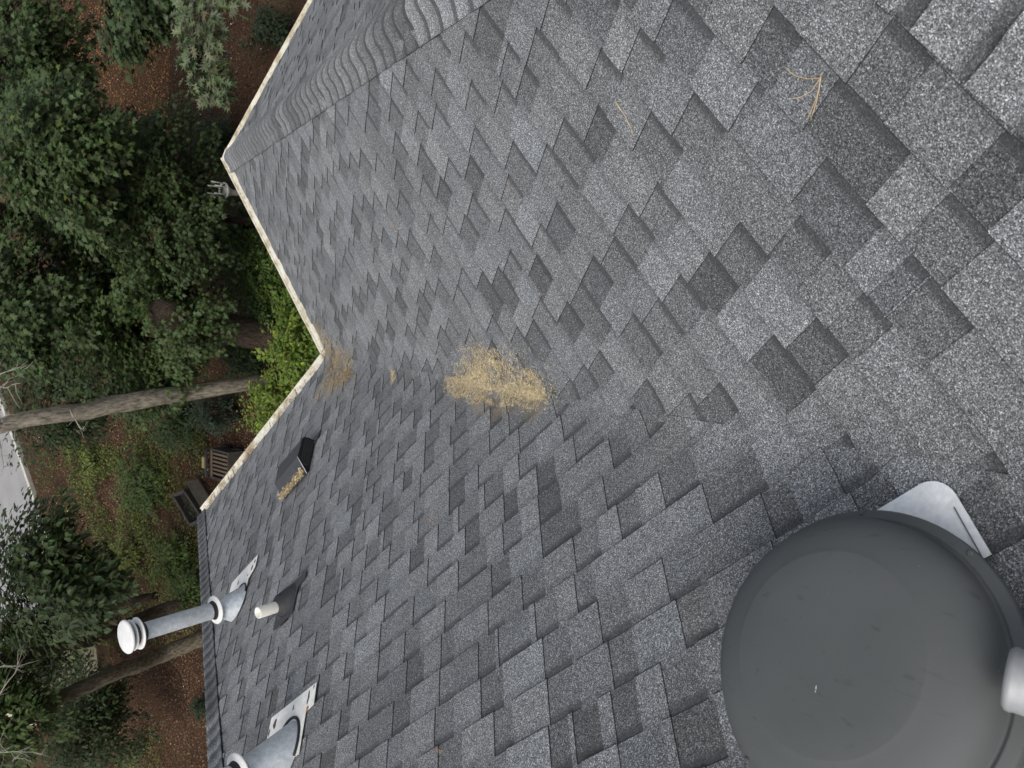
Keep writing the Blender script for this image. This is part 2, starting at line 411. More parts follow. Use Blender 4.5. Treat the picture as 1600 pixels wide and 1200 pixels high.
cosd = float(n1 @ n2); HALF = math.tan(math.acos(cosd) / 2); WV = .12
L1n = math.hypot(1, KV1); L2n = math.hypot(1, KV2)
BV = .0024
def shingle_plane(P, E, s0, ncourse, lo, hi, clips, vd, seed, teeth=None):
    """yield one piece at a time: verts, faces, material, colour, uv"""
    r = np.random.default_rng(seed); out = []
    for k in range(ncourse):
        s = s0 + k * E
        a0, a1 = lo(s + E * .5) - .4, hi(s + E * .5) + .4
        x = a0 - r.random() * .3; tooth = r.random() < .5
        segs = []
        cuts = [c_ for c_ in (teeth or []) if abs(c_[0] - (s + E)) < .05]
        cuts = sorted(cuts, key=lambda c_: c_[1]) + [None]
        for cu in cuts:
            end = cu[1] if cu else a1
            tooth = True if segs else tooth
            while x < end - 1e-6:
                wd = (r.uniform(.09, .215) if tooth else (r.uniform(.085, .145) if r.random() < .75 else r.uniform(.14, .21)))
                if tooth and r.random() < .10: wd = r.uniform(.018, .035)
                if cu and end - (x + wd) < .20: wd = end - x; tooth = True
                segs.append((x, x + wd, tooth, None)); x += wd; tooth = not tooth
            if cu: segs.append((cu[1], cu[2], False, cu[3])); x = cu[2]
        wavy = r.normal(0, .0007)
        jprev = 0.0
        for (xa, xb, th, fix) in segs:
            if th: tone = float(np.clip(r.normal(1.07, .10), .82, 1.30))
            else:
                tone = float(np.clip(r.normal(.83, .11), .60, 1.04))
                if r.random() < .12: tone = r.uniform(.52, .66)
                if fix: tone = fix
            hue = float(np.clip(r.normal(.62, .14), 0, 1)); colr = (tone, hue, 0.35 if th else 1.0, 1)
            jl, jr = jprev, r.normal(0, .0022); jprev = jr; sk = r.normal(0, .0005)
            dn = s + wavy + r.normal(0, .0005) if s > .08 else s - .012 + r.normal(0, .006); up_ = s + E + .016
            base = [(xa + jl, dn), (xb + jr, dn + sk), (xb + jr, up_), (xa + jl, up_)]
            near = vd(xa, s) < WV + .1 or vd(xb, s + E) < WV + .1
            ncell = max(1, int(math.ceil((xb - xa) / .05))) if near else 1
            vs, fs, mi, uvs = [], [], [], []
            lift = (r.random() ** 4) * .0010
            for c in range(ncell):
                t0, t1 = c / ncell, (c + 1) / ncell
                xA, xB = base[0][0] + (base[1][0] - base[0][0]) * t0, base[0][0] + (base[1][0] - base[0][0]) * t1
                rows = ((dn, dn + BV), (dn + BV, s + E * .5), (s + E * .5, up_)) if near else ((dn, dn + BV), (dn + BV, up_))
                for ri, (ya, yb) in enumerate(rows):
                    poly = [(xA, ya), (xB, ya), (xB, yb), (xA, yb)]
                    for cl in clips: 
                        poly = clip(poly, *cl)
                        if len(poly) < 3: break
                    if len(poly) < 3: continue
                    b0 = len(vs); n_ = len(poly)
                    for (px, py) in poly:
                        t = min(1, max(0, (py - s) / (E + .016)))
                        h = (.0078 + lift if th else .0036) * (1 - t) + (.0032 if th else .0002) * t
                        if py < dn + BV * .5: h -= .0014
                        d = vd(px, py)
                        if d < WV: h += HALF * (WV - d) ** 2 / (2 * WV)
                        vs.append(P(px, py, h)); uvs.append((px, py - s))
                    for (px, py) in poly:
                        d = vd(px, py)
                        h = -.002 + (HALF * (WV - d) ** 2 / (2 * WV) if d < WV else 0)
                        vs.append(P(px, py, h)); uvs.append((px, py - s))
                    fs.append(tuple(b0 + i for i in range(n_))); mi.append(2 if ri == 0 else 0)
                    for i in range(n_):
                        j = (i + 1) % n_
                        pi, pj = poly[i], poly[j]
                        # only real outer edges get a wall
                        if ncell > 1 and abs(pi[0] - pj[0]) < 1e-9 and not ((c == 0 and abs(pi[0] - xA) < 1e-6) or (c == ncell - 1 and abs(pi[0] - xB) < 1e-6)): continue
                        if abs(pi[1] - pj[1]) < 1e-9 and abs(pi[1] - dn) > 1e-4: continue
                        fs.append((b0 + i, b0 + n_ + i, b0 + n_ + j, b0 + j)); mi.append(1)
            if vs:
                out.append((vs, fs, mi, colr, uvs, (.5 * (xa + xb), s + E * .5), (xb - xa) * E))
    return out

def orient(pieces, nrm):
    for p in pieces:
        for i, f in enumerate(p[1]):
            if p[2][i] != 1:
                a, b, c = (np.array(p[0][f[j]]) for j in range(3))
                if np.cross(b - a, c - b) @ nrm < 0: p[1][i] = f[::-1]
                else: pass
    return pieces

vd1 = lambda a, u: (a - KV1 * u) / L1n
vd2 = lambda a, u: (a - KV2 * u) / L2n
E1, E2 = .1408, .1417
# cut-outs measured on the roof: (upper edge, from, to, tone)
CUT2 = [(4.987, -2.733, -2.521, .60), (4.987, -2.402, -2.309, .62), (4.987, -2.952, -2.830, .80), (4.847, -2.784, -2.600, .70), (4.847, -3.047, -2.923, .76), (4.847, -2.921, -2.867, .74), (4.847, -2.394, -2.363, .9),
        (4.697, -2.744, -2.633, .80), (4.697, -2.946, -2.853, .80), (4.697, -2.359, -2.227, .82), (4.56, -2.937, -2.820, .60), (4.56, -2.642, -2.517, .75), (4.56, -2.276, -2.126, .80), (4.277, -2.585, -2.462, .75)]
CUT1 = [(3.803, -2.675, -2.563, .85), (3.803, -2.854, -2.764, .85), (3.947, -2.719, -2.595, .80), (3.947, -2.978, -2.856, .82), (3.947, -3.238, -3.127, .85), (4.084, -2.743, -2.598, .80), (4.084, -2.978, -2.879, .78),
        (4.084, -3.260, -3.149, .85), (4.227, -2.962, -2.864, .58), (4.227, -3.186, -3.057, .80), (4.227, -2.810, -2.705, .52), (3.66, -3.311, -3.181, .8), (3.66, -3.082, -2.991, .8), (3.522, -3.094, -2.949, .84), (3.40, -2.736, -2.616, .54)]
k1 = int(3.805 / E1); S1 = 3.805 - k1 * E1
k2 = int(4.847 / E2); S2 = 4.847 - k2 * E2
p1 = shingle_plane(P1, E1, S1 - E1 * (1 if S1 > .06 else 0), int((U1 - S1) / E1) + 2, lambda u: KV1 * u if u < 4.63 else -9.0, lambda u: B_END - C1H * u,
                   [(1, -KV1, 0), (-1, -C1H, B_END), (0, -1, U1)], vd1, 3, CUT1)
p2 = shingle_plane(P2, E2, S2 - E2 * (1 if S2 > .06 else 0), int((U2 - S2) / E2) + 2, lambda u: KV2 * u, lambda u: A_END - C2H * u,
                   [(1, -KV2, 0), (-1, -C2H, A_END), (0, -1, U2)], vd2, 8, CUT2)
c3 = c2 * math.sin(T3) / math.sin(T2); U3 = H2 / math.sin(T3)
p3 = shingle_plane(P3, .1417, .02, int(U3 / .1417), lambda u: c3 * u, lambda u: 2 * R2 - c3 * u,
                   [(1, -c3, 0), (-1, -c3, 2 * R2), (0, -1, U3)], lambda a, u: 9, 21)
orient(p1, n1); orient(p2, n2); orient(p3, n3)

def inview(p):
    v = RC @ (np.asarray(p) - CAM)
    if v[2] < .1: return False
    x, y = 1200 * v[0] / v[2] + 800, 1200 * v[1] / v[2] + 600
    return -20 < x < 1620 and -20 < y < 1220
def screen(p, nrm, area):
    c = np.mean(np.array(p[0]), axis=0)
    if not inview(c): return 0.0
    # hidden under the big vent
    v = CAM - c; d = np.linalg.norm(v)
    return area * abs(v @ nrm) / d / d ** 2
allp = [(screen(p, n1, p[6]), p, n1) for p in p1] + [(screen(p, n2, p[6]), p, n2) for p in p2] + [(0, p, n3) for p in p3]
allp.sort(key=lambda t: -t[0])
for sc_, p, _ in allp[:298]:
    c = np.mean(np.array(p[0]), axis=0)
    mesh('shingle', p[0], p[1], [M_SH, M_EDGE, M_CONTACT], roof, mi=p[2], col=[p[3]] * len(p[1]), uv=p[4], origin=c)
g = G()
for sc_, p, _ in allp[298:]:
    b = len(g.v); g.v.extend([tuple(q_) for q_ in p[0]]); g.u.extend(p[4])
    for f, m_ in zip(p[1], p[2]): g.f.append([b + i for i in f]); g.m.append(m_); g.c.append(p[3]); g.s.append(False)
g.build('shingle_courses', [M_SH, M_EDGE, M_CONTACT], roof, kind='stuff')

# ------------------------------------------------------------------ hip and ridge caps
def caps(start, d, eA, eB, nA, nB, length, wA, wB, seed, lift=.0075, exp=.128, tones=None):
    """cap shingles from start (low end) along d, legs folded down eA and eB"""
    r = np.random.default_rng(seed); nrm = (nA + nB) / np.linalg.norm(nA + nB)
    k = 0; s = 0.0; grp = 1.0
    while s < length:
        if k % 5 == 0 or r.random() < .25: grp = r.choice([.66, .84, 1.0, 1.18])
        tone = float(grp * r.uniform(.93, 1.07))
        col = (tone, float(np.clip(r.normal(.6, .12), 0, 1)), 1.0, 1)
        L_ = min(exp + .045, length - s + .02); jit = r.normal(0, .004); yaw = r.normal(0, .008)
        vs, uvs = [], []
        ts = np.linspace(-1, 1, 15)
        for (y, hh) in ((0.0, lift), (exp * .5, lift * .78), (L_, .006)):
            for t in ts:
                if t < 0: e, wd, nn = eA, wA, nA
                else: e, wd, nn = eB, wB, nB
                a = abs(t)
                # rounded fold
                rr = .48
                if a < rr: off_ = wd * a; bl = a / rr
                else: off_ = wd * a; bl = 1.0
                nloc = nn * bl + nrm * (1 - bl); nloc = nloc / np.linalg.norm(nloc)
                c0_ = start + d * (s + y + jit * .3 + yaw * t * .15)
                if a < rr:
                    q1 = (t / rr + 1) / 2; pa, pb = eA * wA * rr, eB * wB * rr
                    dep = -.5 * ((pa + pb) @ nrm); k_ = dep + .030
                    base = c0_ + pa * (1 - q1) ** 2 + nrm * k_ * 2 * q1 * (1 - q1) + pb * q1 ** 2
                else: base = c0_ + e * off_
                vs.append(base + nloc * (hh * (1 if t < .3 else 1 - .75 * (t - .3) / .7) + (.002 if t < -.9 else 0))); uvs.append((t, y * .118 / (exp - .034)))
        n_ = len(ts); fs, mi = [], []
        for j in range(2):
            for i in range(n_ - 1):
                fs.append((j * n_ + i, j * n_ + i + 1, (j + 1) * n_ + i + 1, (j + 1) * n_ + i)); mi.append(0)
        b0 = len(vs)
        rim = [(0, i) for i in range(n_)]
        low = [vs[i] - (nrm * .0 + (eA * 0)) for i in range(n_)]
        # thickness: lower end wall, both side walls
        def down(p, t): 
            nn = nA if t < 0 else nB
            return p - nn * .013
        edge = [(0 * n_ + i, ts[i]) for i in range(n_)]
        lw = [down(np.array(vs[i]), t) for i, t in edge]; vs += lw; uvs += [(0, 0)] * n_
        for i in range(n_ - 1): fs.append((i, b0 + i, b0 + i + 1, i + 1)); mi.append(1)
        for side in (0, n_ - 1):
            ids = [side, n_ + side, 2 * n_ + side]; b1 = len(vs); t = ts[side]
            vs += [down(np.array(vs[i]), t) - (nA * .010 if t < 0 else nB * 0) for i in ids]; uvs += [(0, 0)] * 3
            for j in range(2): fs.append((ids[j], ids[j + 1], b1 + j + 1, b1 + j)); mi.append(1)
        for i, f in enumerate(fs):
            if mi[i] == 0:
                a_, b_, c_ = (np.array(vs[f[j]]) for j in range(3))
                if np.cross(b_ - a_, c_ - b_) @ nrm < 0: fs[i] = f[::-1]
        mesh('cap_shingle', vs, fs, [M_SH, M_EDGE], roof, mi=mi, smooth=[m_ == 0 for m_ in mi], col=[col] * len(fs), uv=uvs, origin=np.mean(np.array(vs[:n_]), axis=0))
        s += exp; k += 1
# right hip (between the second and third slopes)
hipR0 = ab(A_END, 0, 0); dh = P2(A_END - C2H, 1) - hipR0; ulen = np.linalg.norm(dh); dh = dh / ulen
eA = -np.cross(n2, dh); eA = eA if eA @ (-dR) > 0 else -eA
eB = np.cross(n3, dh); eB = eB if eB @ (-dL) > 0 else -eB
caps(hipR0, dh, eA, eB, n2, n3, ulen * U2 + .02, .148, .27, 31, lift=.0085)
# left hip
hipL0 = ab(0, B_END, 0); dh = P1(B_END - C1H, 1) - hipL0; ulen = np.linalg.norm(dh); dh = dh / ulen
n0 = np.cross(dh, dR); n0 *= np.sign(n0[2]) / np.linalg.norm(n0)
eA = np.cross(n1, dh); eA = eA if eA @ (-dL) > 0 else -eA
eB = np.cross(n0, dh); eB = eB if eB @ (-dR) > 0 else -eB
caps(hipL0 - dh * .04, dh, eA, eB, n1, n0, ulen * U1, .125, .125, 37, lift=.012)
# ridge of the right wing
n2b = V(-n2[0], -n2[1], n2[2])
rs = ab(-1.89, -R2, H2)
caps(rs, -dR, -uR, V(uR[0], uR[1], -uR[2]), n2, n2b, abs(Vv[0] + 1.89) + .3, .135, .135, 44, lift=.024, exp=.140)

# ------------------------------------------------------------------ gutters
def gutter(p0, d, outw, length, seams, seed):
    """closed-top gutter: outw points away from the roof"""
    g = G(); r = np.random.default_rng(seed); n = max(2, int(length / .12)); z = V(0, 0, 1)
    prof = [(-.015, .012), (.020, .006), (.095, -.006), (.100, .004), (.112, .004), (.114, -.012), (.106, -.05), (.085, -.10), (-.015, -.105)]
    vs, fs = [], []
    for i in range(n + 1):
        t = length * i / n; w_ = r.normal(0, .0012)
        for (a, h) in prof: vs.append(p0 + d * t + outw * (a + (w_ if a > .01 else 0)) + z * h)
    m_ = len(prof)
    for i in range(n):
        for j in range(m_):
            j2 = (j + 1) % m_
            fs.append((i * m_ + j, i * m_ + j2, (i + 1) * m_ + j2, (i + 1) * m_ + j))
    fs.append(tuple(range(m_))); fs.append(tuple(n * m_ + j for j in range(m_))[::-1])
    g.add(vs, fs)
    o = g.build('gutter', M_GUT, house)
    for t, wd in seams:
        q_ = G()
        q_.box(p0 + d * (t - wd / 2) + outw * -.014 + z * .0135, d * wd, outw * .036, -z * .0035)
        q_.box(p0 + d * (t - wd / 2) + outw * .022 + z * .0085, d * wd, outw * .078 - z * .010, -z * .0035)
        q_.build('seam', M_SEAM, o)
    return o
EZ = V(0, 0, -.035)
gutter(P1(0, 0) + EZ, dL, dR, B_END - .03, [(.10, .006), (.62, .010), (1.15, .005), (1.98, .012), (2.45, .008)], 1)
gutter(P2(0, 0) + EZ + dR * .0, dR, dL, A_END + .112, [(.12, .006)], 2)
gutter(ab(A_END, 0, 0) + EZ - dL * .0, -dL, dR, 2 * R2, [(1.9, .006)], 3)
gutter(ab(0, B_END, 0) + EZ - dR * .3, -dR, dL, 2 * R1 - .4, [], 4)

# ------------------------------------------------------------------ round dome vent
DC = V(0.11584, -4.98804, 8.65444); DN = V(0.41136, 0.36477, 0.8353); DN /= np.linalg.norm(DN)
vent = empty('dome_vent', P1(-3.635, 4.40, .01), label='large round dark grey roof vent dome on a galvanised base plate', cat='roof vent')
g = G()
R_ = .3085
prof = [(.255, -.030), (R_ - .006, -.032), (R_, -.022), (R_, -.004), (R_ - .003, .001), (R_ - .016, .003), (R_ - .018, .0055), (R_ - .021, .006), (R_ - .024, .0035), (R_ - .028, .003), (R_ - .029, .008), (.2785, .026),
        (.2755, .042), (.268, .056), (.256, .068), (.240, .078), (.220, .0865), (.203, .0925), (.1935, .0955), (.1905, .0968), (.1870, .0978), (.14, .1025), (.07, .1045), (.0, .105)]
g.lathe(DC, DN, prof, 96)
g.build('dome', M_DOME, vent)
g = G(); nb = P1(-3.61, 4.37, 0)
g.lathe(nb - DN * .04, DN, [(.205, 0), (.205, .16)], 40)
g.build('neck', M_GALVF, vent)
rm = RC.T @ V((1275 - 800) / 1200, (1076 - 600) / 1200, 1); tm = ((DC + DN * .1038 - CAM) @ DN) / (rm @ DN); mk0 = CAM + rm * tm
g = G(); md = RC.T @ V(.15, 1, 0); md = md - DN * (md @ DN); md /= np.linalg.norm(md)
g.tube([mk0 - md * .0075, mk0 - md * .002 + DN * .0006, mk0 + md * .002, mk0 + md * .0065], [.0006, .0011, .0007, .0009], 6); g.build('white_mark', M_WHITE, bpy.data.objects['dome'])
# base plate with rounded lower corner
g = G(); al0, al1, up0, up1 = -3.905, -3.33, 4.033, 4.234; rr = .062; pl = []
for t in np.linspace(math.pi, 1.5 * math.pi, 9): pl.append((al0 + rr + rr * math.cos(t), up0 + rr + rr * math.sin(t)))
for t in np.linspace(1.5 * math.pi, 2 * math.pi, 7): pl.append((al1 - rr + rr * math.cos(t), up0 + rr + rr * math.sin(t)))
pl += [(al1, up1), (al0, up1)]
fh = lambda a, u: .0175 + (HALF * (WV - vd1(a, u)) ** 2 / (2 * WV) if vd1(a, u) < WV else 0)
vs = [P1(a, u, fh(a, u)) for a, u in pl] + [P1(a, u, fh(a, u) - .002) for a, u in pl]; n_ = len(pl)
ci = len(vs); vs.append(P1(al0 + .13, up0 + .11, .0175)); 
fs = [(i, (i + 1) % n_, ci) for i in range(n_)] + [tuple(range(n_, 2 * n_))[::-1]] + [(i, n_ + i, n_ + (i + 1) % n_, (i + 1) % n_) for i in range(n_)]
g.add(vs, fs)
pb = g.build('base_plate', M_GALVF, vent)
g = G()
g.box(P1(al0 + .014, 4.118, .0245), uL * .116, dL * .0022, n1 * .0018, 0)
g.build('pressed_rib', simple('groove shade metal', (.10, .10, .105), .6), pb)
for k in range(8):
    t = k * math.pi / 4 + .30
    a = np.cross(DN, dL); a /= np.linalg.norm(a); b = np.cross(DN, a)
    c = DC + (a * math.cos(t) + b * math.sin(t)) * (R_ - .008)
    g = G(); g.lathe(c, DN, [(.0055, -.002), (.0055, .0035), (.004, .005), (0, .0052)], 12, sm=False); g.build('screw', M_DOME, vent)
# grey metal tube that lies over the dome's rim
rt_ = ray(1572, 1058); tb = CAM + rt_ * ((((DC + DN * .012 - CAM) @ DN) / (rt_ @ DN)) - .075)
dt = RC.T @ V(.78, .12, -.64); dt /= np.linalg.norm(dt)
g = G(); g.lathe(tb, dt, [(0, 0), (.043, 0), (.0475, .004), (.0490, .008), (.0490, .011), (.0478, .015), (.0478, .48)], 48, cap1=True)
mesh('metal_tube', g.v, g.f, M_TUBE, None, smooth=g.s, origin=tb, label='short grey metal tube with a rounded end over the vent dome rim', cat='tube')

# ------------------------------------------------------------------ tall galvanised gas vent
ZU = V(0, 0, 1.0)
def cone(base_al, base_up, top, rb, rt, n=44):
    """flashing cone: slanted foot on the slope, round level top"""
    c0 = P1(base_al, base_up, .012); vs = []; m_ = 7
    for i in range(m_):
        t = i / (m_ - 1)
        for k in range(n):
            a = 2 * math.pi * k / n
            foot = P1(base_al + rb * math.cos(a), base_up + rb * 1.12 * math.sin(a), .012)
            # same bearing at the top, level
            dirv = dL * math.cos(a) - dR * math.sin(a)
            tp = c0 + ZU * top + dirv * rt
            vs.append(foot * (1 - t) + tp * t)
    fs = [(i * n + k, i * n + (k + 1) % n, (i + 1) * n + (k + 1) % n, (i + 1) * n + k) for i in range(m_ - 1) for k in range(n)]
    return vs, fs, c0
def plate(shape, h, name, mat, parent, th=.0018):
    vs = [P1(a, u, h) for a, u in shape] + [P1(a, u, h - th) for a, u in shape]; n_ = len(shape)
    fs = [tuple(range(n_)), tuple(range(n_, 2 * n_))[::-1]] + [(i, (i + 1) % n_, n_ + (i + 1) % n_, n_ + i) for i in range(n_)]
    return mesh(name, vs, fs, mat, parent)
gv = empty('gas_vent', P1(.675, 2.058, 0), label='tall galvanised pipe vent with round white cap beside the left hip', cat='vent pipe', group='galvanised roof vents')
vs, fs, c0 = cone(.675, 2.058, .155, .122, .060)
cn = mesh('flashing_cone', vs, fs, M_GALV, gv, smooth=True)
fp = plate([(.49, 1.755), (.94, 1.755), (.93, 1.90), (.86, 1.905), (.85, 2.02), (.56, 1.99), (.565, 1.915), (.482, 1.86)], .0165, 'flashing_plate', M_PLATE, gv)
for (a, u, w_, h_) in ((.515, 1.80, .012, .016), (.545, 1.835, .014, .024), (.60, 1.87, .006, .010), (.78, 1.84, .010, .02)):
    plate([(a + w_ * math.cos(t) * (1 + .2 * math.sin(3 * t)), u + h_ * math.sin(t)) for t in np.linspace(0, 2 * math.pi, 9)[:-1]], .0175, 'tar_spot', M_RUST, fp, .0008)
g = G(); vs2 = [P1(.675 + .128 * math.cos(t), 2.058 + .143 * math.sin(t), .019) for t in np.linspace(-2.9, -1.0, 16)]
g.tube(vs2, .006, 6); g.build('sealant_bead', M_TAR, gv)
g = G(); g.lathe(c0, ZU, [(.095, .168), (.098, .172), (.097, .176), (.088, .180), (.058, .188)], 44)
g.build('storm_collar', M_WHITE, gv)
g = G(); g.lathe(c0, ZU, [(.0560, .150), (.0560, .700)], 40); g.tube([c0 + ZU * .21 + uR * .054, c0 + ZU * .69 + uR * .054], .0025, 4)
g.build('pipe', M_GALV, gv)
g = G(); g.lathe(c0, ZU, [(.066, .186), (.0575, .200), (.0575, .212)], 32); g.build('sealant_ring', M_TAR, gv)
g = G()
g.lathe(c0, ZU, [(.058, .665), (.072, .690), (.074, .712)], 40, m=1)
g.lathe(c0, ZU, [(.066, .704), (.098, .700), (.103, .704), (.102, .709), (.066, .714)], 44)
g.lathe(c0, ZU, [(.066, .712), (.066, .790)], 30, m=1)
g.lathe(c0, ZU, [(.066, .740), (.094, .742), (.098, .746), (.096, .750), (.066, .752)], 44)
g.lathe(c0, ZU, [(.072, .772), (.100, .769), (.107, .774), (.107, .782), (.100, .789), (.094, .790), (.05, .800), (0, .803)], 48)
g.build('rain_cap', [M_WHITE, M_DARKP], gv)

# second vent, cut by the edge of the picture
gv2 = empty('gas_vent', P1(-.700, 3.53, 0), label='galvanised vent cone with a big rust-marked white plate, nearest the left rear', cat='vent pipe', group='galvanised roof vents')
vs, fs, c0 = cone(-.700, 3.53, .225, .125, .058)
mesh('flashing_cone', vs, fs, M_GALV, gv2, smooth=True)
fp = plate([(-.925, 3.285), (-.435, 3.280), (-.43, 3.385), (-.50, 3.39), (-.50, 3.60), (-.862, 3.60), (-.858, 3.405), (-.935, 3.398)], .0165, 'flashing_plate', M_PLATE, gv2)
for (a, u, w_, h_, mm) in ((-.860, 3.335, .009, .036, M_RUST), (-.870, 3.395, .012, .016, M_ORANGE), (-.500, 3.335, .016, .026, M_RUST), (-.700, 3.325, .006, .014, M_RUST), (-.445, 3.36, .008, .02, M_RUST), (-.905, 3.30, .004, .01, M_RUST)):
    plate([(a + w_ * math.cos(t) * (1 + .35 * math.sin(3 * t + a * 9)), u + h_ * math.sin(t)) for t in np.linspace(0, 2 * math.pi, 11)[:-1]], .0175, 'rust_spot', mm, fp, .0008)
g = G(); vs2 = [P1(-.700 + .132 * math.cos(t), 3.53 + .148 * math.sin(t), .019) for t in np.linspace(-3.6, -.4, 30)][::1]
g.tube(vs2, .008, 6); g.build('sealant_bead', M_TAR, gv2)
g = G(); g.lathe(c0, ZU, [(.092, .246), (.095, .250), (.094, .254), (.085, .258), (.056, .266)], 44); g.build('storm_collar', M_WHITE, gv2)
g = G(); g.lathe(c0, ZU, [(.0540, .215), (.0540, .75)], 40); g.build('pipe', M_GALV, gv2)
g = G(); g.lathe(c0, ZU, [(.064, .264), (.0560, .278), (.0560, .292)], 32); g.build('sealant_ring', M_TAR, gv2)
g = G()
g.lathe(c0, ZU, [(.064, .72), (.085, .75), (.118, .752), (.118, .765), (.085, .77)], 44)
g.lathe(c0, ZU, [(.08, .765), (.08, .80)], 30, m=1)
g.lathe(c0, ZU, [(.085, .80), (.118, .800), (.122, .815), (.06, .835), (0, .84)], 44)
g.build('rain_cap', [M_WHITE, M_DARKP], gv2)

# ------------------------------------------------------------------ plumbing vent with boot
pv = empty('plumbing_vent', P1(-.297, 2.536, 0), label='short cream plastic pipe in a dark grey rubber boot', cat='vent pipe')
plate([(-.508, 2.423), (-.10, 2.423), (-.10, 2.50), (-.165, 2.505), (-.165, 2.66), (-.20, 2.672), (-.42, 2.668), (-.428, 2.50), (-.512, 2.478)], .0165, 'boot_plate', M_RUB, pv)
c0 = P1(-.297, 2.545, .012)
vs, fs, _c = cone(-.297, 2.545, .050, .118, .066, 36)
g = G(); g.add(vs, fs, sm=True)
g.lathe(c0, ZU, [(.062, .044), (.063, .050), (.056, .052), (.055, .060), (.050, .062), (.049, .070), (.043, .072), (.042, .080), (.034, .082)], 36)
g.build('rubber_boot', M_RUB, pv)
g = G(); g.lathe(c0, ZU, [(.0335, .03), (.0335, .196), (.032, .199), (.0285, .199), (.0280, .10), (0, .10)], 32); g.build('pipe', M_PVC, pv)

# ------------------------------------------------------------------ slant-back box vent
bv = empty('box_vent', P1(.03, 1.27, 0), label='black slant-back roof vent with tan litter along its lower edge', cat='roof vent')
aN, aF = -.151, .215
g = G()
side = [(1.432, .014), (1.325, .112), (1.150, .113), (1.118, .100), (1.108, .070), (1.108, .014)]
vs = [P1(aN, u, h) for u, h in side] + [P1(aF, u, h) for u, h in side]
fs = [(0, 1, 7, 6), (1, 2, 8, 7), (2, 3, 9, 8), (3, 4, 10, 9), (4, 5, 11, 10), (6, 7, 8, 9, 10, 11)]
g.add(vs, fs)
# inner side wall set in from the rim
g.box(P1(aN - .004, 1.150, .1063), uL * .175 + n1 * .006, -dL * -.012, n1 * .003)
g.build('hood', M_DARKP, bv)
g = G(); vs = [P1(aN + .004, u * .98 + .024, h * .98) for u, h in side]
g.add(vs, [tuple(range(6))]); g.build('side_panel', M_BLACK, bv)
for k in range(13):
    u = 1.128 + k * .019
    top = .088 if u < 1.33 else .088 * (1.432 - u) / .105
    if top < .02: continue
    g = G(); g.box(P1(aN - .003, u, .016), uL * .007, dL * .005, n1 * (top * .78)); g.build('louvre', M_DARKP, bv)
g = G(); g.tube([P1(aN - .003, 1.434, .018), P1(aN - .003, 1.324, .1145)], .0022, 6); g.build('bright_edge', M_WHITE, bv)
plate([(-.235, 1.055), (.24, 1.055), (.24, 1.10), (-.152, 1.105), (-.155, 1.150), (-.190, 1.140)], .0165, 'flange', M_DARKP, bv)

# ------------------------------------------------------------------ litter on the roof
def strands(name, pts_fn, n, ln, wd, cols, label, cat, kind='stuff', seed=1, origin=None, thick=.0012, curl=.25):
    r = np.random.default_rng(seed); vs, fs, cs = [], [], []
    for i in range(n):
        p, t1_, t2_, nn = pts_fn(r)
        a = r.uniform(0, math.pi); d = t1_ * math.cos(a) + t2_ * math.sin(a); s_ = np.cross(nn, d)
        l = ln * r.uniform(.5, 1.4); w_ = wd * r.uniform(.6, 1.3); k = r.normal(0, curl) * l
        up_ = nn * (abs(r.normal(0, 1)) * thick)
        b = len(vs)
        pts = [p - d * l / 2, p + s_ * k + nn * thick * .8, p + d * l / 2]
        for q_ in pts: vs += [q_ + s_ * w_ / 2 + up_, q_ - s_ * w_ / 2 + up_ * .5 + nn * w_ * .3]
        fs += [(b, b + 2, b + 3, b + 1), (b + 2, b + 4, b + 5, b + 3)]
        c = np.array(cols[r.integers(len(cols))]) * r.uniform(.75, 1.25); cs += [(*c, 1)] * 2
    return mesh(name, vs, fs, M_LITTER, None, col=cs, origin=origin, label=label, cat=cat, kind=kind)
TAN = [(.62, .53, .33), (.54, .44, .25), (.72, .65, .47), (.36, .27, .16), (.56, .44, .26)]
RUS = [(.28, .18, .10), (.20, .13, .08), (.36, .27, .15), (.17, .12, .09)]
def surf_point(px, py, extra=.011):
    """point of the shingle surface seen towards a spot, on whichever slope is in front"""
    r = ray(px, py); best = None
    for P, nrm, sgn in ((P1, n1, 1), (P2, n2, 2)):
        t = ((O - CAM) @ nrm) / (nrm @ r); X = CAM + r * t
        if sgn == 1: a, u, d, K = (X - O) @ dL, (X - O) @ uL, 0, 0; dd = vd1(a, u)
        else: a, u = (X - O) @ dR, (X - O) @ uR; dd = vd2(a, u)
        if dd >= 0:
            h = extra + (HALF * (WV - dd) ** 2 / (2 * WV) if dd < WV else 0)
            return P(a, u, h), (dL if sgn == 1 else dR), (uL if sgn == 1 else uR), nrm
    return CAM + r * t, dL, uL, n1
NG = np.random.default_rng(99).random((64, 64))
def vnoise(x, y):
    i, j = int(math.floor(x)), int(math.floor(y)); u_, v_ = x - i, y - j; u_, v_ = u_ * u_ * (3 - 2 * u_), v_ * v_ * (3 - 2 * v_)
    g_ = lambda a, b: NG[a % 64, b % 64]
    return (g_(i, j) * (1 - u_) + g_(i + 1, j) * u_) * (1 - v_) + (g_(i, j + 1) * (1 - u_) + g_(i + 1, j + 1) * u_) * v_
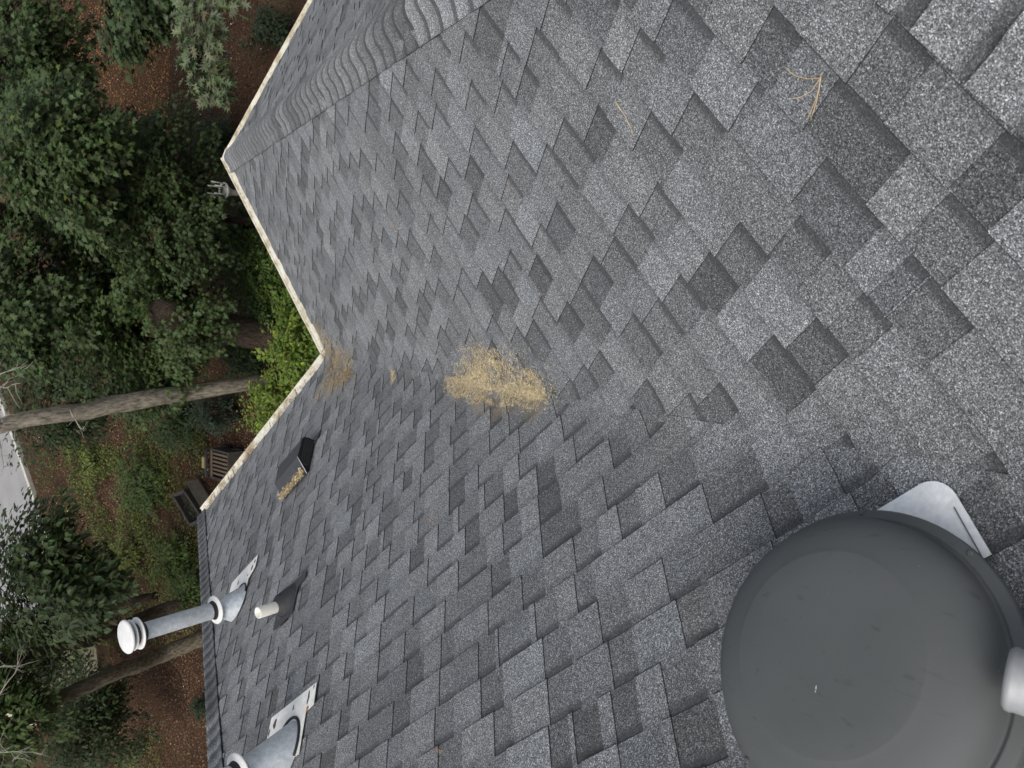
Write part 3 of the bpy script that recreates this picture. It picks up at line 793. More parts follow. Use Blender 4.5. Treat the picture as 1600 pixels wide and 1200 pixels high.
def blob(cx, cy, rx, ry, ang=0.0, power=.6, notch=None):
    def f(r):
        while True:
            a = r.uniform(0, 2 * math.pi); q_ = abs(r.normal(0, .5)) if power < 1 else r.random() ** .5
            q_ = min(q_, 1.35)
            wob = 1 + .18 * math.sin(3 * a + cx) + .10 * math.sin(7 * a + cy)
            x, y = q_ * math.cos(a) * rx * wob, q_ * math.sin(a) * ry * wob
            x, y = x * math.cos(ang) - y * math.sin(ang), x * math.sin(ang) + y * math.cos(ang)
            nz = .6 * vnoise((cx + x) / 11, (cy + y) / 7) + .4 * vnoise((cx + x) / 4.5, (cy + y) / 3.2)
            if r.random() > (nz - .14 - .24 * max(0, q_ - .3)) * 1.9: continue
            return surf_point(cx + x, cy + y, .009 + abs(r.normal(0, .0035)) * nz)
    return f
def many(fns, ws):
    c = np.cumsum(np.array(ws) / sum(ws))
    return lambda r: fns[int(np.searchsorted(c, r.random()))](r)
strands('catkin_litter', many([blob(785, 606, 80, 33, .12, 1), blob(742, 588, 46, 44, .3), blob(842, 612, 34, 30, -.2), blob(770, 562, 66, 38, .2), blob(740, 606, 36, 26, .0, 1)], [4.5, 2.2, 2.2, 1.1, 1.6]),
        14000, .014, .0014, TAN, 'mat of tan catkin litter caught in the middle of the roof valley', 'litter', seed=4)
strands('catkin_litter', many([blob(530, 574, 26, 40, .2, 1), blob(512, 532, 14, 60, -.5), blob(542, 585, 18, 32), blob(522, 598, 40, 16, -.3)], [4, 2.4, 2, 1.3]),
        4200, .016, .0024, TAN[:2] + RUS, 'tan and rusty litter at the foot of the valley beside the gutter corner', 'litter', seed=5)
strands('twig_litter', blob(618, 588, 5, 16, .1), 70, .05, .0030, TAN, 'thin pale strip of litter in the valley above the gutter corner', 'litter', seed=6)
def ventlit(r):
    return P1(r.uniform(aN + .01, aF), 1.415 + r.normal(0, .018), .030 + abs(r.normal(0, .012))), dL, uL, n1
strands('catkin_litter', ventlit, 1500, .022, .003, TAN, 'tan litter piled against the uphill side of the black vent', 'litter', seed=7, thick=.006)
def gutlit(al, w_, n_, sd, lab):
    strands('gutter_litter', lambda r: (P1(al + r.normal(0, w_), 0, 0) + EZ + dR * abs(r.normal(.02, .03)) + V(0, 0, .018), dL, dR, V(0, 0, 1)), n_, .03, .004, RUS, lab, 'litter', seed=sd, thick=.004)
gutlit(1.62, .07, 160, 8, 'clump of rusty needles on the left gutter by its seam')
gutlit(2.0, .10, 60, 9, 'thin scatter of brown bits near the gutter end')
gutlit(.05, .03, 90, 10, 'dark brown clump in the inside gutter corner')
gutlit(2.45, .12, 90, 12, 'dry brown bits around the last seam of the left gutter')
gutlit(.75, .25, 110, 13, 'sparse rusty bits strewn on the left gutter near the inside corner')

def needles(px, lab, seed):
    """a bundle of dry needles: px lists of spots each needle passes"""
    g = G(); r = np.random.default_rng(seed); o = surf_point(*px[0][0])[0]
    for line in px:
        pts = [surf_point(x, y, .0125 + .002 * r.random())[0] for x, y in line]
        # smooth
        P_ = []
        for i in range(len(pts) - 1):
            for t in (0, .5): P_.append(pts[i] * (1 - t) + pts[i + 1] * t)
        P_.append(pts[-1])
        c = np.array(((.55, .38, .20), (.48, .27, .14), (.60, .47, .28))[r.integers(3)])
        g.tube(P_, [.00085] * (len(P_) - 1) + [.0004], 5, c=(*c, 1))
    return g.build('pine_needles', M_NEEDLE, None, origin=o, label=lab, cat='pine needles', group='dry pine needles on the shingles')
needles([[(1294, 110), (1289, 120), (1270, 121), (1255, 118), (1243, 112), (1235, 103)], [(1289, 120), (1282, 130), (1275, 140), (1258, 150), (1238, 153)], [(1290, 118), (1287, 140), (1282, 160), (1273, 187)], [(1289, 120), (1286, 138), (1281, 155), (1275, 170), (1266, 190)]],
        'forked orange pine needles on the shingles near the upper right', 1)
needles([[(966, 157), (974, 168), (982, 178), (990, 195), (996, 210)], [(967, 155), (976, 170), (984, 182), (989, 194)]], 'thin bent pair of pale needles halfway up the right slope', 2)
needles([[(612, 342), (616, 352), (622, 360), (628, 362)], [(613, 343), (618, 350), (624, 356)]], 'tiny pale needles high on the far right slope', 3)
needles([[(671, 812), (676, 813), (681, 818), (686, 827)], [(670, 814), (678, 812)]], 'single orange curled needle on the middle of the left slope', 4)
needles([[(684, 1166), (688, 1176), (696, 1178)], [(686, 1168), (692, 1175), (698, 1174)]], 'small forked needle near the lower edge of the left slope', 5)

# ------------------------------------------------------------------ ground, drive
def sheet(name, pts, z, mat, th=None, **k):
    pts = [V(p[0], p[1], z) for p in pts]
    if th is None: return mesh(name, pts, [tuple(range(len(pts)))], mat, None, **k)
    n_ = len(pts); vs = pts + [p - V(0, 0, th) for p in pts]
    return mesh(name, vs, [tuple(range(n_)), tuple(range(n_, 2 * n_))[::-1]] + [(i, n_ + i, n_ + (i + 1) % n_, (i + 1) % n_) for i in range(n_)], mat, None, **k)
sheet('ground', [(-300, -300), (300, -300), (300, 300), (-300, 300)], 0, M_GROUND, kind='structure')
ka, kb = at(34, 712), at(85, 862); kd = (kb - ka) / np.linalg.norm(kb - ka); kn = np.cross(V(0, 0, 1), kd)
if kn @ (at(0, 780) - ka) < 0: kn = -kn
A_, B_ = ka - kd * 40, at(100, 1000)
B_ = ka + kd * ((B_ - ka) @ kd)
sheet('driveway', [A_, B_, B_ + kn * 7, A_ + kn * 7], .03, M_CONC, .03, kind='structure')
g = G(); g.box(A_ - kn * .16, (B_ - A_), kn * .158, V(0, 0, .13)); g.build('kerb', M_KERB, None, kind='structure')

# ------------------------------------------------------------------ leaves
def leaf_shape(kind):
    if kind == 'oak':   # pointed lobes
        return [(0, 0), (.04, .16), (.34, .20), (.07, .30), (.46, .52), (.07, .50), (.34, .82), (.06, .72), (.0, 1.0)]
    if kind == 'maple':
        return [(0, 0), (.20, .10), (.50, .22), (.30, .34), (.48, .60), (.20, .58), (0, 1.0)]
    if kind == 'laurel':
        return [(0, 0), (.20, .25), (.24, .5), (.15, .8), (0, 1.0)]
    return [(0, 0), (.28, .3), (.26, .65), (0, 1.0)]
def leaves(name, pos, direc, nrm, size, cols, shape, parent=None, mat=None, **k):
    """a mesh of separate leaves (numpy): pos, direc, nrm arrays"""
    half = np.array(leaf_shape(shape)); n = len(pos)
    m = len(half)
    direc = direc / np.linalg.norm(direc, axis=1)[:, None]
    nrm = nrm - direc * np.sum(nrm * direc, 1)[:, None]; nrm /= np.linalg.norm(nrm, axis=1)[:, None] + 1e-9
    sd_ = np.cross(direc, nrm)
    size = size[:, None]
    vv = np.zeros((n, 2 * m - 2, 3)); idx = 0
    fold = .22
    for i, (x, y) in enumerate(half):
        droop = -.18 * y * y
        vv[:, i] = pos + size * (sd_ * x + direc * y + nrm * (fold * x + droop))
    for i, (x, y) in enumerate(half[1:-1]):
        droop = -.18 * y * y
        vv[:, m + i] = pos + size * (-sd_ * x + direc * y + nrm * (fold * x + droop))
    nv = 2 * m - 2
    f1 = list(range(m)); f2 = [0] + [m - 1] + [m + i for i in range(m - 2)][::-1]
    base = (np.arange(n) * nv)[:, None]
    F = np.empty((n, 2, m), np.int64); F[:, 0] = base + np.array(f1); F[:, 1] = base + np.array(f2)
    me = bpy.data.meshes.new(name); org = wpos(parent) if parent is not None else k.pop('origin', V(0, 0, 0))
    me.vertices.add(n * nv); me.vertices.foreach_set('co', (vv.reshape(-1, 3) - org).ravel())
    me.loops.add(n * 2 * m); me.loops.foreach_set('vertex_index', F.reshape(-1).astype(np.int32))
    me.polygons.add(n * 2); me.polygons.foreach_set('loop_start', (np.arange(n * 2) * m).astype(np.int32))
    me.update(calc_edges=True)
    a = me.color_attributes.new('col', 'FLOAT_COLOR', 'CORNER')
    a.data.foreach_set('color', np.repeat(np.hstack([cols, np.ones((n, 1))]).astype(np.float32), 2 * m, axis=0).ravel())
    me.materials.append(mat or M_LEAF)
    o = bpy.data.objects.new(name, me); COL.objects.link(o)
    if parent is not None: o.parent = parent
    else: o.location = tuple(org)
    return tag(o, **k)

def crown_leaves(r, centre, rad, nspray, per, spray_r, lsize, holes=.25, flat=.55):
    """sprays of leaves spread through an uneven crown; returns arrays"""
    P_, D_, N_ = [], [], []
    centre = np.asarray(centre); rad = np.asarray(rad, float)
    ph = r.uniform(0, 6.28, 6)
    k = 0
    while k < nspray:
        d = r.normal(size=3); d /= np.linalg.norm(d)
        az = math.atan2(d[1], d[0])
        rr = r.uniform(.25, 1.0) ** .55
        lump = 1 + .26 * math.sin(3 * az + ph[0]) + .15 * math.sin(5 * az + ph[1] + 3 * d[2]) + .12 * math.sin(9 * az + 4 * d[2] + ph[2])
        c = centre + d * rad * rr * lump
        if math.sin(c[0] * 1.9 + ph[3]) * math.sin(c[1] * 2.1 + ph[4]) * math.sin(c[2] * 1.7 + ph[5]) > holes: continue
        k += 1
        out = d * V(1, 1, .25); out /= np.linalg.norm(out) + 1e-9
        out = out + r.normal(0, .35, 3) * V(1, 1, .5); out[2] -= .15; out /= np.linalg.norm(out)
        side = np.cross(out, V(0, 0, 1)); side /= np.linalg.norm(side) + 1e-9; upv = np.cross(side, out)
        n_ = max(3, int(per * r.uniform(.6, 1.4)))
        t = r.random(n_); sgn = r.choice([-1, 1], n_)
        w_ = (1 - .55 * t) * r.uniform(.05, .45, n_)
        pos = c + out * (t[:, None] - .5) * 2 * spray_r + side * (sgn * w_ * spray_r)[:, None] + upv * (r.normal(0, .10, n_) * spray_r)[:, None]
        dr = out * .8 + side * (sgn * r.uniform(.3, 1.1, n_))[:, None] + r.normal(0, .25, (n_, 3)); dr[:, 2] -= .15
        nm = np.tile(V(0, 0, 1) * 1.0 + upv * .6 + r.normal(0, .18, 3), (n_, 1)) + r.normal(0, flat * .42, (n_, 3))
        P_.append(pos); D_.append(dr); N_.append(nm)
    return np.vstack(P_), np.vstack(D_), np.vstack(N_)

def leafcols(r, n, base, var=.17, yel=.025):
    c = np.array(base)[None] * .90 * (1 + r.normal(0, var, (n, 1))) * (1 + r.normal(0, .08, (n, 3)))
    y = r.random(n) < yel; c[y] = c[y] * V(1.6, 1.4, .9)
    return np.clip(c, .004, .6)
GREEN = (.064, .098, .032); DGREEN = (.046, .072, .023)

def trunk_path(base, top, r, lean=.15, n=9):
    base, top = np.asarray(base, float), np.asarray(top, float); pts = []
    o1, o2 = r.normal(0, lean, 2), r.normal(0, lean * .6, 2)
    for i in range(n):
        t = i / (n - 1); p = base * (1 - t) + top * t
        p[:2] += o1 * math.sin(math.pi * t) + o2 * math.sin(2 * math.pi * t); pts.append(p)
    return pts
def tree(name, label, base, crown_c, crown_r, nspray, per, spray_r, lsize, col, kind, trad, seed, bark=None, group='trees beyond the gutters', limbs=7, yel=.02, holes=.25, top=None):
    r = np.random.default_rng(seed); base = np.asarray(base, float); base[2] = 0
    o = empty(name, base, label=label, cat='tree', group=group)
    g = G(); tp = np.asarray(top if top is not None else crown_c + V(0, 0, crown_r[2] * .5), float)
    pts = trunk_path(base - V(0, 0, .05), tp, r)
    g.tube(pts, [trad * (1.25 if i == 0 else 1) * (1 - .6 * i / 8) for i in range(9)], 14, wob=.10)
    g.build('trunk', bark or M_BARKD, o)
    for k in range(limbs):
        t = r.uniform(.45, .9); s_ = pts[int(t * 8)]
        d = r.normal(size=3) * V(1, 1, .3); d /= np.linalg.norm(d); e = np.asarray(crown_c) + d * np.asarray(crown_r) * .75
        mid = (s_ + e) / 2 + r.normal(0, .12, 3)
        q_ = G(); q_.tube([s_, (s_ + mid) / 2, mid, (mid + e) / 2 + r.normal(0, .05, 3), e], [trad * .32, trad * .26, trad * .2, trad * .12, trad * .05], 7)
        q_.build('limb', bark or M_BARKD, o)
    P_, D_, N_ = crown_leaves(r, crown_c, crown_r, nspray, per, spray_r, lsize, holes)
    n = len(P_)
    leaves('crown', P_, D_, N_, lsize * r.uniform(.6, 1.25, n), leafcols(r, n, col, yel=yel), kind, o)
    return o

def crown_at(px, py, z): return at(px, py, z)
def mk(name, label, px, py, z, rpx, nspray, col, kind, ls, seed, flat=.75, basepx=None, per=12, **k):
    c = crown_at(px, py, z); dist = np.linalg.norm(c - CAM); R0 = rpx * (ray(px, py) @ ray(px, py)) ** -.5 * dist / 1200 * 1.0
    R0 = rpx / 1200 * (RC @ (c - CAM))[2]
    b = V(c[0], c[1], 0) if basepx is None else at(*basepx)
    return tree(name, label, b, c, V(R0, R0, R0 * flat), nspray, per, ls * 2.6, ls, col, kind, k.pop('trad', .12), seed, **k)

mk('maple_tree', 'dark leafy tree filling the top left corner of the photo', 35, 105, 4.2, 122, 1050, GREEN, 'maple', .112, 101, basepx=(60, 110))
mk('maple_tree', 'leafy green tree left of the bare brown ground, in front of the thick trunk', 85, 250, 4.6, 108, 1000, GREEN, 'maple', .112, 102, basepx=(110, 255))
mk('maple_tree', 'broad dark green tree at the left edge below the thick bark trunk', 35, 480, 4.4, 128, 1100, GREEN, 'maple', .112, 103, basepx=(60, 480))
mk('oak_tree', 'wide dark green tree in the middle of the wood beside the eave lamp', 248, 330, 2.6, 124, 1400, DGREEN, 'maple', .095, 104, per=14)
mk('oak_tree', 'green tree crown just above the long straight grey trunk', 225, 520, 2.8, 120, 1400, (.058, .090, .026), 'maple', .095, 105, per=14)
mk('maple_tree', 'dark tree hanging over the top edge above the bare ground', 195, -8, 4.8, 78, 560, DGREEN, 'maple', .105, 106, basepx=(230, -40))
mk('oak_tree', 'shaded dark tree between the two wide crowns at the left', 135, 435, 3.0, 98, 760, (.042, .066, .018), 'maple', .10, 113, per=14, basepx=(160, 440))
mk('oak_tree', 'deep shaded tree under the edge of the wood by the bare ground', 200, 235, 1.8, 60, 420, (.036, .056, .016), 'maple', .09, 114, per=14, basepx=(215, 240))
mk('broadleaf_tree', 'dark glossy-leaved tree in front of the pale drive', 75, 915, 4.6, 112, 620, (.036, .058, .016), 'laurel', .15, 108, holes=.14, basepx=(150, 925), trad=.07)
mk('broadleaf_tree', 'bright leafed tree at the bottom left corner', 0, 1120, 5.0, 95, 420, (.055, .088, .020), 'laurel', .135, 109, holes=.22, basepx=(40, 1100))
mk('broadleaf_tree', 'low dark green tree under the leaning trunk at the lower left', 130, 1130, 2.2, 88, 900, (.038, .060, .016), 'laurel', .11, 110, holes=.3, basepx=(150, 1130))
mk('broadleaf_tree', 'dark tree behind the slim dark trunk at the left edge', 40, 1020, 2.4, 75, 620, (.034, .054, .016), 'laurel', .12, 112, holes=.3, basepx=(60, 1020))
mk('young_tree', 'small dark tree between the long grey trunk and the pale drive', 95, 640, 2.6, 85, 620, (.038, .062, .018), 'laurel', .11, 111, holes=.2, basepx=(120, 640), trad=.06)

# pointed-leaf oak close to the house: a bough that reaches in from the top
ot = empty('red_oak', at(330, -160, 0), label='oak bough with pale pointed leaves hanging in front of the right gutter', cat='tree', group='trees beyond the gutters')
r = np.random.default_rng(77)
g = G(); ob = V(*ot.location); zt = 5.6
bough = [ob, ob + V(.1, .05, 3.0), at(320, -110, zt), at(310, -40, zt), at(312, 30, zt), at(322, 95, zt - .1), at(338, 150, zt - .25)]
g.tube(bough[:3], [.22, .17, .10], 14, wob=.08); g.build('trunk', M_BARKD, ot)
g = G(); g.tube(bough[2:], [.06, .035, .022, .012, .006], 8); g.build('limb', M_BARKD, ot)
Pp, Dd, Nn = [], [], []
twigs = G()
for k in range(74):
    t = r.random() ** .8; i = 2 + int(t * 3.999); f = t * 4 - int(t * 3.999) if t < 1 else 1
    s_ = bough[i] * (1 - f) + bough[min(i + 1, 6)] * f
    ax = at(338, 150, zt) - at(310, -40, zt); ax /= np.linalg.norm(ax)
    sd_ = np.cross(ax, V(0, 0, 1)); sd_ /= np.linalg.norm(sd_)
    reach = (1.05 - .85 * t) * r.uniform(.2, 1) * .85
    d = ax * r.uniform(.1, 1) + sd_ * r.choice([-1, 1]) * r.uniform(.3, 1.2) + V(0, 0, r.normal(0, .25)); d /= np.linalg.norm(d)
    e = s_ + d * reach; twigs.tube([s_, (s_ + e) / 2 + V(0, 0, .04), e], [.006, .004, .002], 5)
    for q_ in range(9):
        u_ = r.uniform(.35, 1.05); Pp.append(s_ * (1 - u_) + e * u_ + r.normal(0, .05, 3)); Dd.append(d + r.normal(0, .55, 3) + V(0, 0, -.25)); Nn.append(V(0, 0, 1) + r.normal(0, .35, 3))
twigs.build('twig', M_BARKD, ot)
n = len(Pp); leaves('crown', np.array(Pp), np.array(Dd), np.array(Nn), .150 * r.uniform(.7, 1.25, n), leafcols(r, n, (.120, .150, .075), .18, 0), 'oak', ot)

# ------------------------------------------------------------------ trunks one can follow
def bare(o, start, d, ln, seed, n=5, rad=.009):
    """pale dead branch with side twigs; start in world"""
    r = np.random.default_rng(seed); g = G(); d = np.asarray(d, float) / np.linalg.norm(d)
    pts = [np.asarray(start, float)]; dd = d.copy()
    for i in range(8):
        dd = dd + r.normal(0, .16, 3); dd /= np.linalg.norm(dd); pts.append(pts[-1] + dd * ln / 8)
    g.tube(pts, [rad * (1 - .1 * i) for i in range(9)], 6)
    for k in range(n):
        i = int(r.integers(2, 8)); s_ = pts[i]; e = dd + r.normal(0, .75, 3); e /= np.linalg.norm(e); l2 = ln * r.uniform(.15, .38)
        m1 = s_ + e * l2 * .5 + r.normal(0, .03, 3); g.tube([s_, m1, s_ + e * l2 + r.normal(0, .05, 3)], [rad * .5, rad * .35, rad * .15], 5)
    g.build('dead_branch', M_TWIG, o)
def long_trunk(name, label, base, via, rads, seed, bark, crown=None, group='tall trunks in the yard', cat='tree'):
    r = np.random.default_rng(seed); o = empty(name, base, label=label, cat=cat, group=group)
    pts = [np.asarray(base, float) - V(0, 0, .05)] + [np.asarray(v) for v in via]
    # resample
    P_, R__ = [], []
    for i in range(len(pts) - 1):
        for t in np.linspace(0, 1, 7)[:-1]:
            P_.append(pts[i] * (1 - t) + pts[i + 1] * t + r.normal(0, .012, 3)); R__.append(rads[i] * (1 - t) + rads[i + 1] * t)
    P_.append(pts[-1]); R__.append(rads[-1])
    g = G(); g.tube(P_, R__, 18, wob=.07); g.build('trunk', bark, o)
    return o, P_
bA = at(440, 590, 0)
tA, pA = long_trunk('pine_tree', 'straight pale grey pine trunk crossing the yard from the green bush', bA,
    [V(-2.112, 9.154, 3.41), V(-2.354, 9.096, 5.54), V(-2.95, 8.95, 9.5), V(-3.4, 8.9, 14.0)], [.150, .172, .128, .11, .09], 1, M_BARK)
r = np.random.default_rng(5); cc = V(-3.4, 8.9, 15.2)
P_, D_, N_ = crown_leaves(r, cc, V(2.6, 2.6, 1.8), 300, 12, .35, .14); n = len(P_)
leaves('crown', P_, D_, N_, .14 * r.uniform(.6, 1.25, n), leafcols(r, n, DGREEN), 'laurel', tA)
def dirpx(a, b, z): return at(b[0], b[1], z) - at(a[0], a[1], z)
for (a, b, z, l, sd_) in (((-10, 640), (130, 640), 6.6, 1.1, 1), ((-10, 690), (150, 600), 6.6, 1.2, 2), ((-20, 590), (90, 565), 6.7, .9, 3), ((-10, 600), (150, 590), 6.6, 1.2, 4), ((110, 640), (140, 690), 6.2, .5, 12)):
    bare(tA, at(a[0], a[1], z), dirpx(a, b, z), l, sd_)
bC = at(345, 985, 0)
tC, pC = long_trunk('hardwood_tree', 'crooked brown trunk running from behind the roof edge to the lower left', bC,
    [at(255, 1022, 1.2), at(165, 1058, 2.9), at(85, 1094, 4.0), at(0, 1142, 5.0), at(-120, 1210, 6.3), V(-10.2, 9.9, 11.5)], [.21, .19, .165, .16, .15, .12, .07], 2, bark_material('mossy brown bark', (.04, .032, .022), (.19, .16, .11)))
r = np.random.default_rng(6); P_, D_, N_ = crown_leaves(r, V(-10.4, 9.6, 12.5), V(2.4, 2.4, 1.5), 240, 12, .35, .14); n = len(P_)
leaves('crown', P_, D_, N_, .14 * r.uniform(.6, 1.25, n), leafcols(r, n, DGREEN), 'laurel', tC)
for (a, b, z, l, sd_) in (((-15, 1040), (100, 1025), 6.4, .9, 5), ((-20, 1100), (125, 1105), 6.4, 1.1, 6), ((-10, 1175), (190, 1185), 6.2, 1.3, 7), ((-15, 1150), (110, 1200), 6.2, 1.0, 8), ((20, 1190), (175, 1160), 6.2, 1.0, 11)):
    bare(tC, at(a[0], a[1], z), dirpx(a, b, z), l, sd_)
bT = at(350, 922, 0)
tT, _ = long_trunk('hardwood_tree', 'slim dark trunk passing behind the round white vent cap', bT,
    [at(255, 953, 1.0), at(140, 1000, 3.0), at(60, 1018, 4.1), at(-160, 1060, 6.4)], [.17, .16, .135, .12, .10], 3, M_BARKD)
tT2, _ = long_trunk('hardwood_tree', 'thin dark trunk just right of the dark glossy tree', at(245, 930, 0),
    [at(150, 948, 1.6), at(60, 968, 2.9), at(-120, 995, 4.8)], [.10, .095, .09, .07], 4, M_BARKD)
bB = at(215, 392, 0)
tB, _ = long_trunk('pine_tree', 'thick furrowed trunk showing between the leafy crowns at the left', bB,
    [at(135, 368, 1.5), at(55, 348, 3.4), at(-140, 300, 6.5)], [.32, .29, .27, .22], 5, bark_material('furrowed bark', (.022, .015, .010), (.13, .095, .065), 9))
bD = at(470, 530, 0)
tD, _ = long_trunk('hardwood_tree', 'dark stout trunk half hidden behind the bush near the gutter', bD,
    [at(400, 522, .8), at(335, 508, 1.6), at(250, 490, 3.2)], [.36, .33, .30, .26], 6, M_BARKD)

# ------------------------------------------------------------------ bushes
def bush(name, label, px, py, z, rpx, n, col, ls, seed, kind='laurel', flat=.7, yel=.1, group='bushes below the gutters'):
    r = np.random.default_rng(seed); c = at(px, py, z); R0 = rpx / 1200 * (RC @ (c - CAM))[2]
    b = V(c[0], c[1], 0); o = empty(name, b, label=label, cat='bush', group=group)
    g = G()
    for k in range(7):
        e = c + r.normal(0, .4, 3) * R0; e[2] = abs(e[2]); g.tube([b + r.normal(0, .04, 3) * V(1, 1, 0), (b + e) / 2 + r.normal(0, .05, 3), e], [.018, .012, .005], 6)
    g.build('stem', M_BARKD, o)
    P_, D_, N_ = crown_leaves(r, c, V(R0, R0, max(R0 * flat, z * .8)), n, 14, ls * 2.4, ls, .3)
    k = P_[:, 2] > .02; P_, D_, N_ = P_[k], D_[k], N_[k]; m_ = len(P_)
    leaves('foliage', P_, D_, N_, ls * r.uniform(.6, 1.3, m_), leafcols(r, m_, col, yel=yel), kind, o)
bush('shrub', 'bright green shrub right under the inside gutter corner', 474, 553, .8, 50, 330, (.13, .195, .030), .085, 201)
bush('shrub', 'bright yellow-green shrub along the left gutter', 432, 642, .7, 50, 330, (.15, .22, .035), .085, 202)
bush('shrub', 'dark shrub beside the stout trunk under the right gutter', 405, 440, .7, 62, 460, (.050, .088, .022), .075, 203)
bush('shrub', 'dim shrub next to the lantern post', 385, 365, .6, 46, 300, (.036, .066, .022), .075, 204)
bush('shrub', 'leafy mid-green shrub pressed against the middle of the right gutter', 438, 440, .6, 34, 230, (.085, .135, .028), .08, 216)
bush('shrub', 'light green shrub against the right gutter near the inside corner', 468, 492, .6, 32, 230, (.11, .17, .030), .08, 217)
bush('shrub', 'green shrub against the right gutter below the lantern post', 412, 385, .6, 28, 170, (.060, .098, .024), .08, 218)
bush('shrub', 'deep green low shrub between the pine trunk and the stout trunk', 375, 560, .5, 40, 260, (.040, .064, .020), .075, 219, yel=0)
bush('shrub', 'dark grey-green fuzzy shrub under the long trunk', 335, 640, .6, 36, 260, (.040, .068, .036), .06, 205, yel=0)
bush('shrub', 'loose green shrub above the wheeled cart', 262, 655, .5, 52, 260, (.050, .090, .028), .08, 206)
bush('shrub', 'leafy green shrub by the timber planter', 215, 760, .4, 58, 240, (.070, .115, .026), .08, 207, flat=.4)
bush('shrub', 'yellow-green shrub between the planter and the drive', 120, 725, .5, 34, 120, (.13, .17, .035), .08, 208)
bush('shrub', 'low shrub left of the roof corner', 262, 875, .4, 48, 200, (.085, .13, .026), .08, 209, flat=.4)
bush('shrub', 'small yellow-leaved shrub left of the pipe cap', 192, 870, .4, 30, 100, (.14, .17, .04), .08, 210)
bush('shrub', 'green shrub against the left hip of the roof', 300, 930, .5, 34, 170, (.075, .12, .026), .08, 211)
bush('shrub', 'dark tuft of a shrub on the brown ground by the roof edge', 312, 1105, .3, 16, 110, (.018, .040, .016), .05, 212, yel=0)
bush('shrub', 'pale yellow-green shrub at the bottom edge of the yard', 205, 1180, .4, 22, 80, (.13, .15, .05), .07, 213)
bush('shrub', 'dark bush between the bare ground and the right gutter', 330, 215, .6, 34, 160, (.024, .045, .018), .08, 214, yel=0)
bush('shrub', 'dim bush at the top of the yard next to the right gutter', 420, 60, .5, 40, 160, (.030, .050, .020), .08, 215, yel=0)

# ground cover and litter (nobody could count them)
def scatter_ground(regions, n, r):
    c = np.cumsum([w_ for *_, w_ in regions]); c = c / c[-1]; out = []
    for i in range(n):
        x0, y0, x1, y1, _w = regions[int(np.searchsorted(c, r.random()))]
        out.append(at(r.uniform(x0, x1), r.uniform(y0, y1), 0))
    return np.array(out)
r = np.random.default_rng(301)
P_ = scatter_ground([(60, 690, 330, 1010, 6), (110, 700, 270, 900, 5), (330, 330, 480, 520, 1.5), (200, 560, 330, 700, 2), (150, 1130, 260, 1200, .5)], 42000, r)
k = np.sin(P_[:, 0] * 2.3 + 1) * np.sin(P_[:, 1] * 1.9) + .5 * np.sin(P_[:, 0] * 5.1) * np.sin(P_[:, 1] * 4.7) > -.28; P_ = P_[k]; n = len(P_)
P_[:, 2] = r.uniform(.01, .22, n); D_ = r.normal(0, 1, (n, 3)) * V(1, 1, .35); N_ = V(0, 0, 1) + r.normal(0, .4, (n, 3))
leaves('ground_cover', P_, D_, N_, .062 * r.uniform(.5, 1.3, n), leafcols(r, n, (.098, .130, .026), .45, .14), 'laurel', None, label='patchy low green plants over the brown forest floor', kind='stuff')
P_ = scatter_ground([(100, -30, 420, 320, 4.5), (180, 640, 400, 1000, 3.5), (170, 960, 400, 1260, 4), (40, 640, 200, 1000, 3), (60, 560, 480, 700, 1)], 120000, r); n = len(P_)
P_[:, 2] = r.uniform(.005, .04, n); D_ = r.normal(0, 1, (n, 3)) * V(1, 1, .25); N_ = V(0, 0, 1) + r.normal(0, .45, (n, 3))
pt_ = .5 + .5 * np.sin(P_[:, 0] * .9 + 1.3) * np.sin(P_[:, 1] * .8) + .45 * np.sin(P_[:, 0] * 2.7) * np.sin(P_[:, 1] * 2.1 + 2)
cl = np.array([(.15, .085, .050), (.22, .125, .072), (.08, .045, .028), (.30, .20, .13), (.12, .070, .045)])[r.integers(0, 5, n)] * r.uniform(.6, 1.25, (n, 1))
cl *= .88 * (.75 + .55 * np.clip(pt_, 0, 1))[:, None]; painted_sun = (P_[:, 0] > 1.5) & (P_[:, 1] > 14.5); cl[painted_sun] *= V(1.5, 1.3, .85); painted_shade = (P_[:, 0] > 1.5) & (P_[:, 1] <= 14.5); cl[painted_shade] *= .55  # sun patch tinted into far litter, tree shade darkened into near litter colour
w_ = r.random(n) < .006; cl[w_] = (.60, .54, .46)
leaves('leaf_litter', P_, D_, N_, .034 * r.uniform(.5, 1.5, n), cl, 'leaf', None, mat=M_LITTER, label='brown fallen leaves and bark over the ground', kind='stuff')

# ------------------------------------------------------------------ yard things
# small wheeled cart with a slatted top
cc = at(344, 727, .45); ex = at(344, 757, .45) - at(344, 697, .45); ex[2] = 0; ex /= np.linalg.norm(ex); ey = np.cross(V(0, 0, 1), ex)
ct = empty('garden_cart', V(cc[0], cc[1], 0), label='dark garden cart with a slatted timber top under the left gutter', cat='garden cart')
b0 = V(cc[0], cc[1], 0); W_, D__ = .36, .40
g = G()
for (a, b, x, y) in ((-W_, -D__, 2 * W_, .05), (-W_, D__ - .05, 2 * W_, .05), (-W_, -D__ + .052, .05, 2 * D__ - .104), (W_ - .05, -D__ + .052, .05, 2 * D__ - .104)):
    g.box(b0 + ex * a + ey * b + V(0, 0, .12), ex * x, ey * y, V(0, 0, .36))
g.box(b0 - ex * W_ * .98 - ey * D__ * .98 + V(0, 0, .15), ex * W_ * 1.96, ey * D__ * 1.96, V(0, 0, .03))
g.build('tub', M_WOODD, ct)
for k in range(6):
    g = G(); g.box(b0 + ex * (-W_ + .09 + k * .095) - ey * (D__ - .06) + V(0, 0, .44), ex * .05, ey * (2 * D__ - .12), V(0, 0, .02)); g.build('slat', M_WOODL, ct)
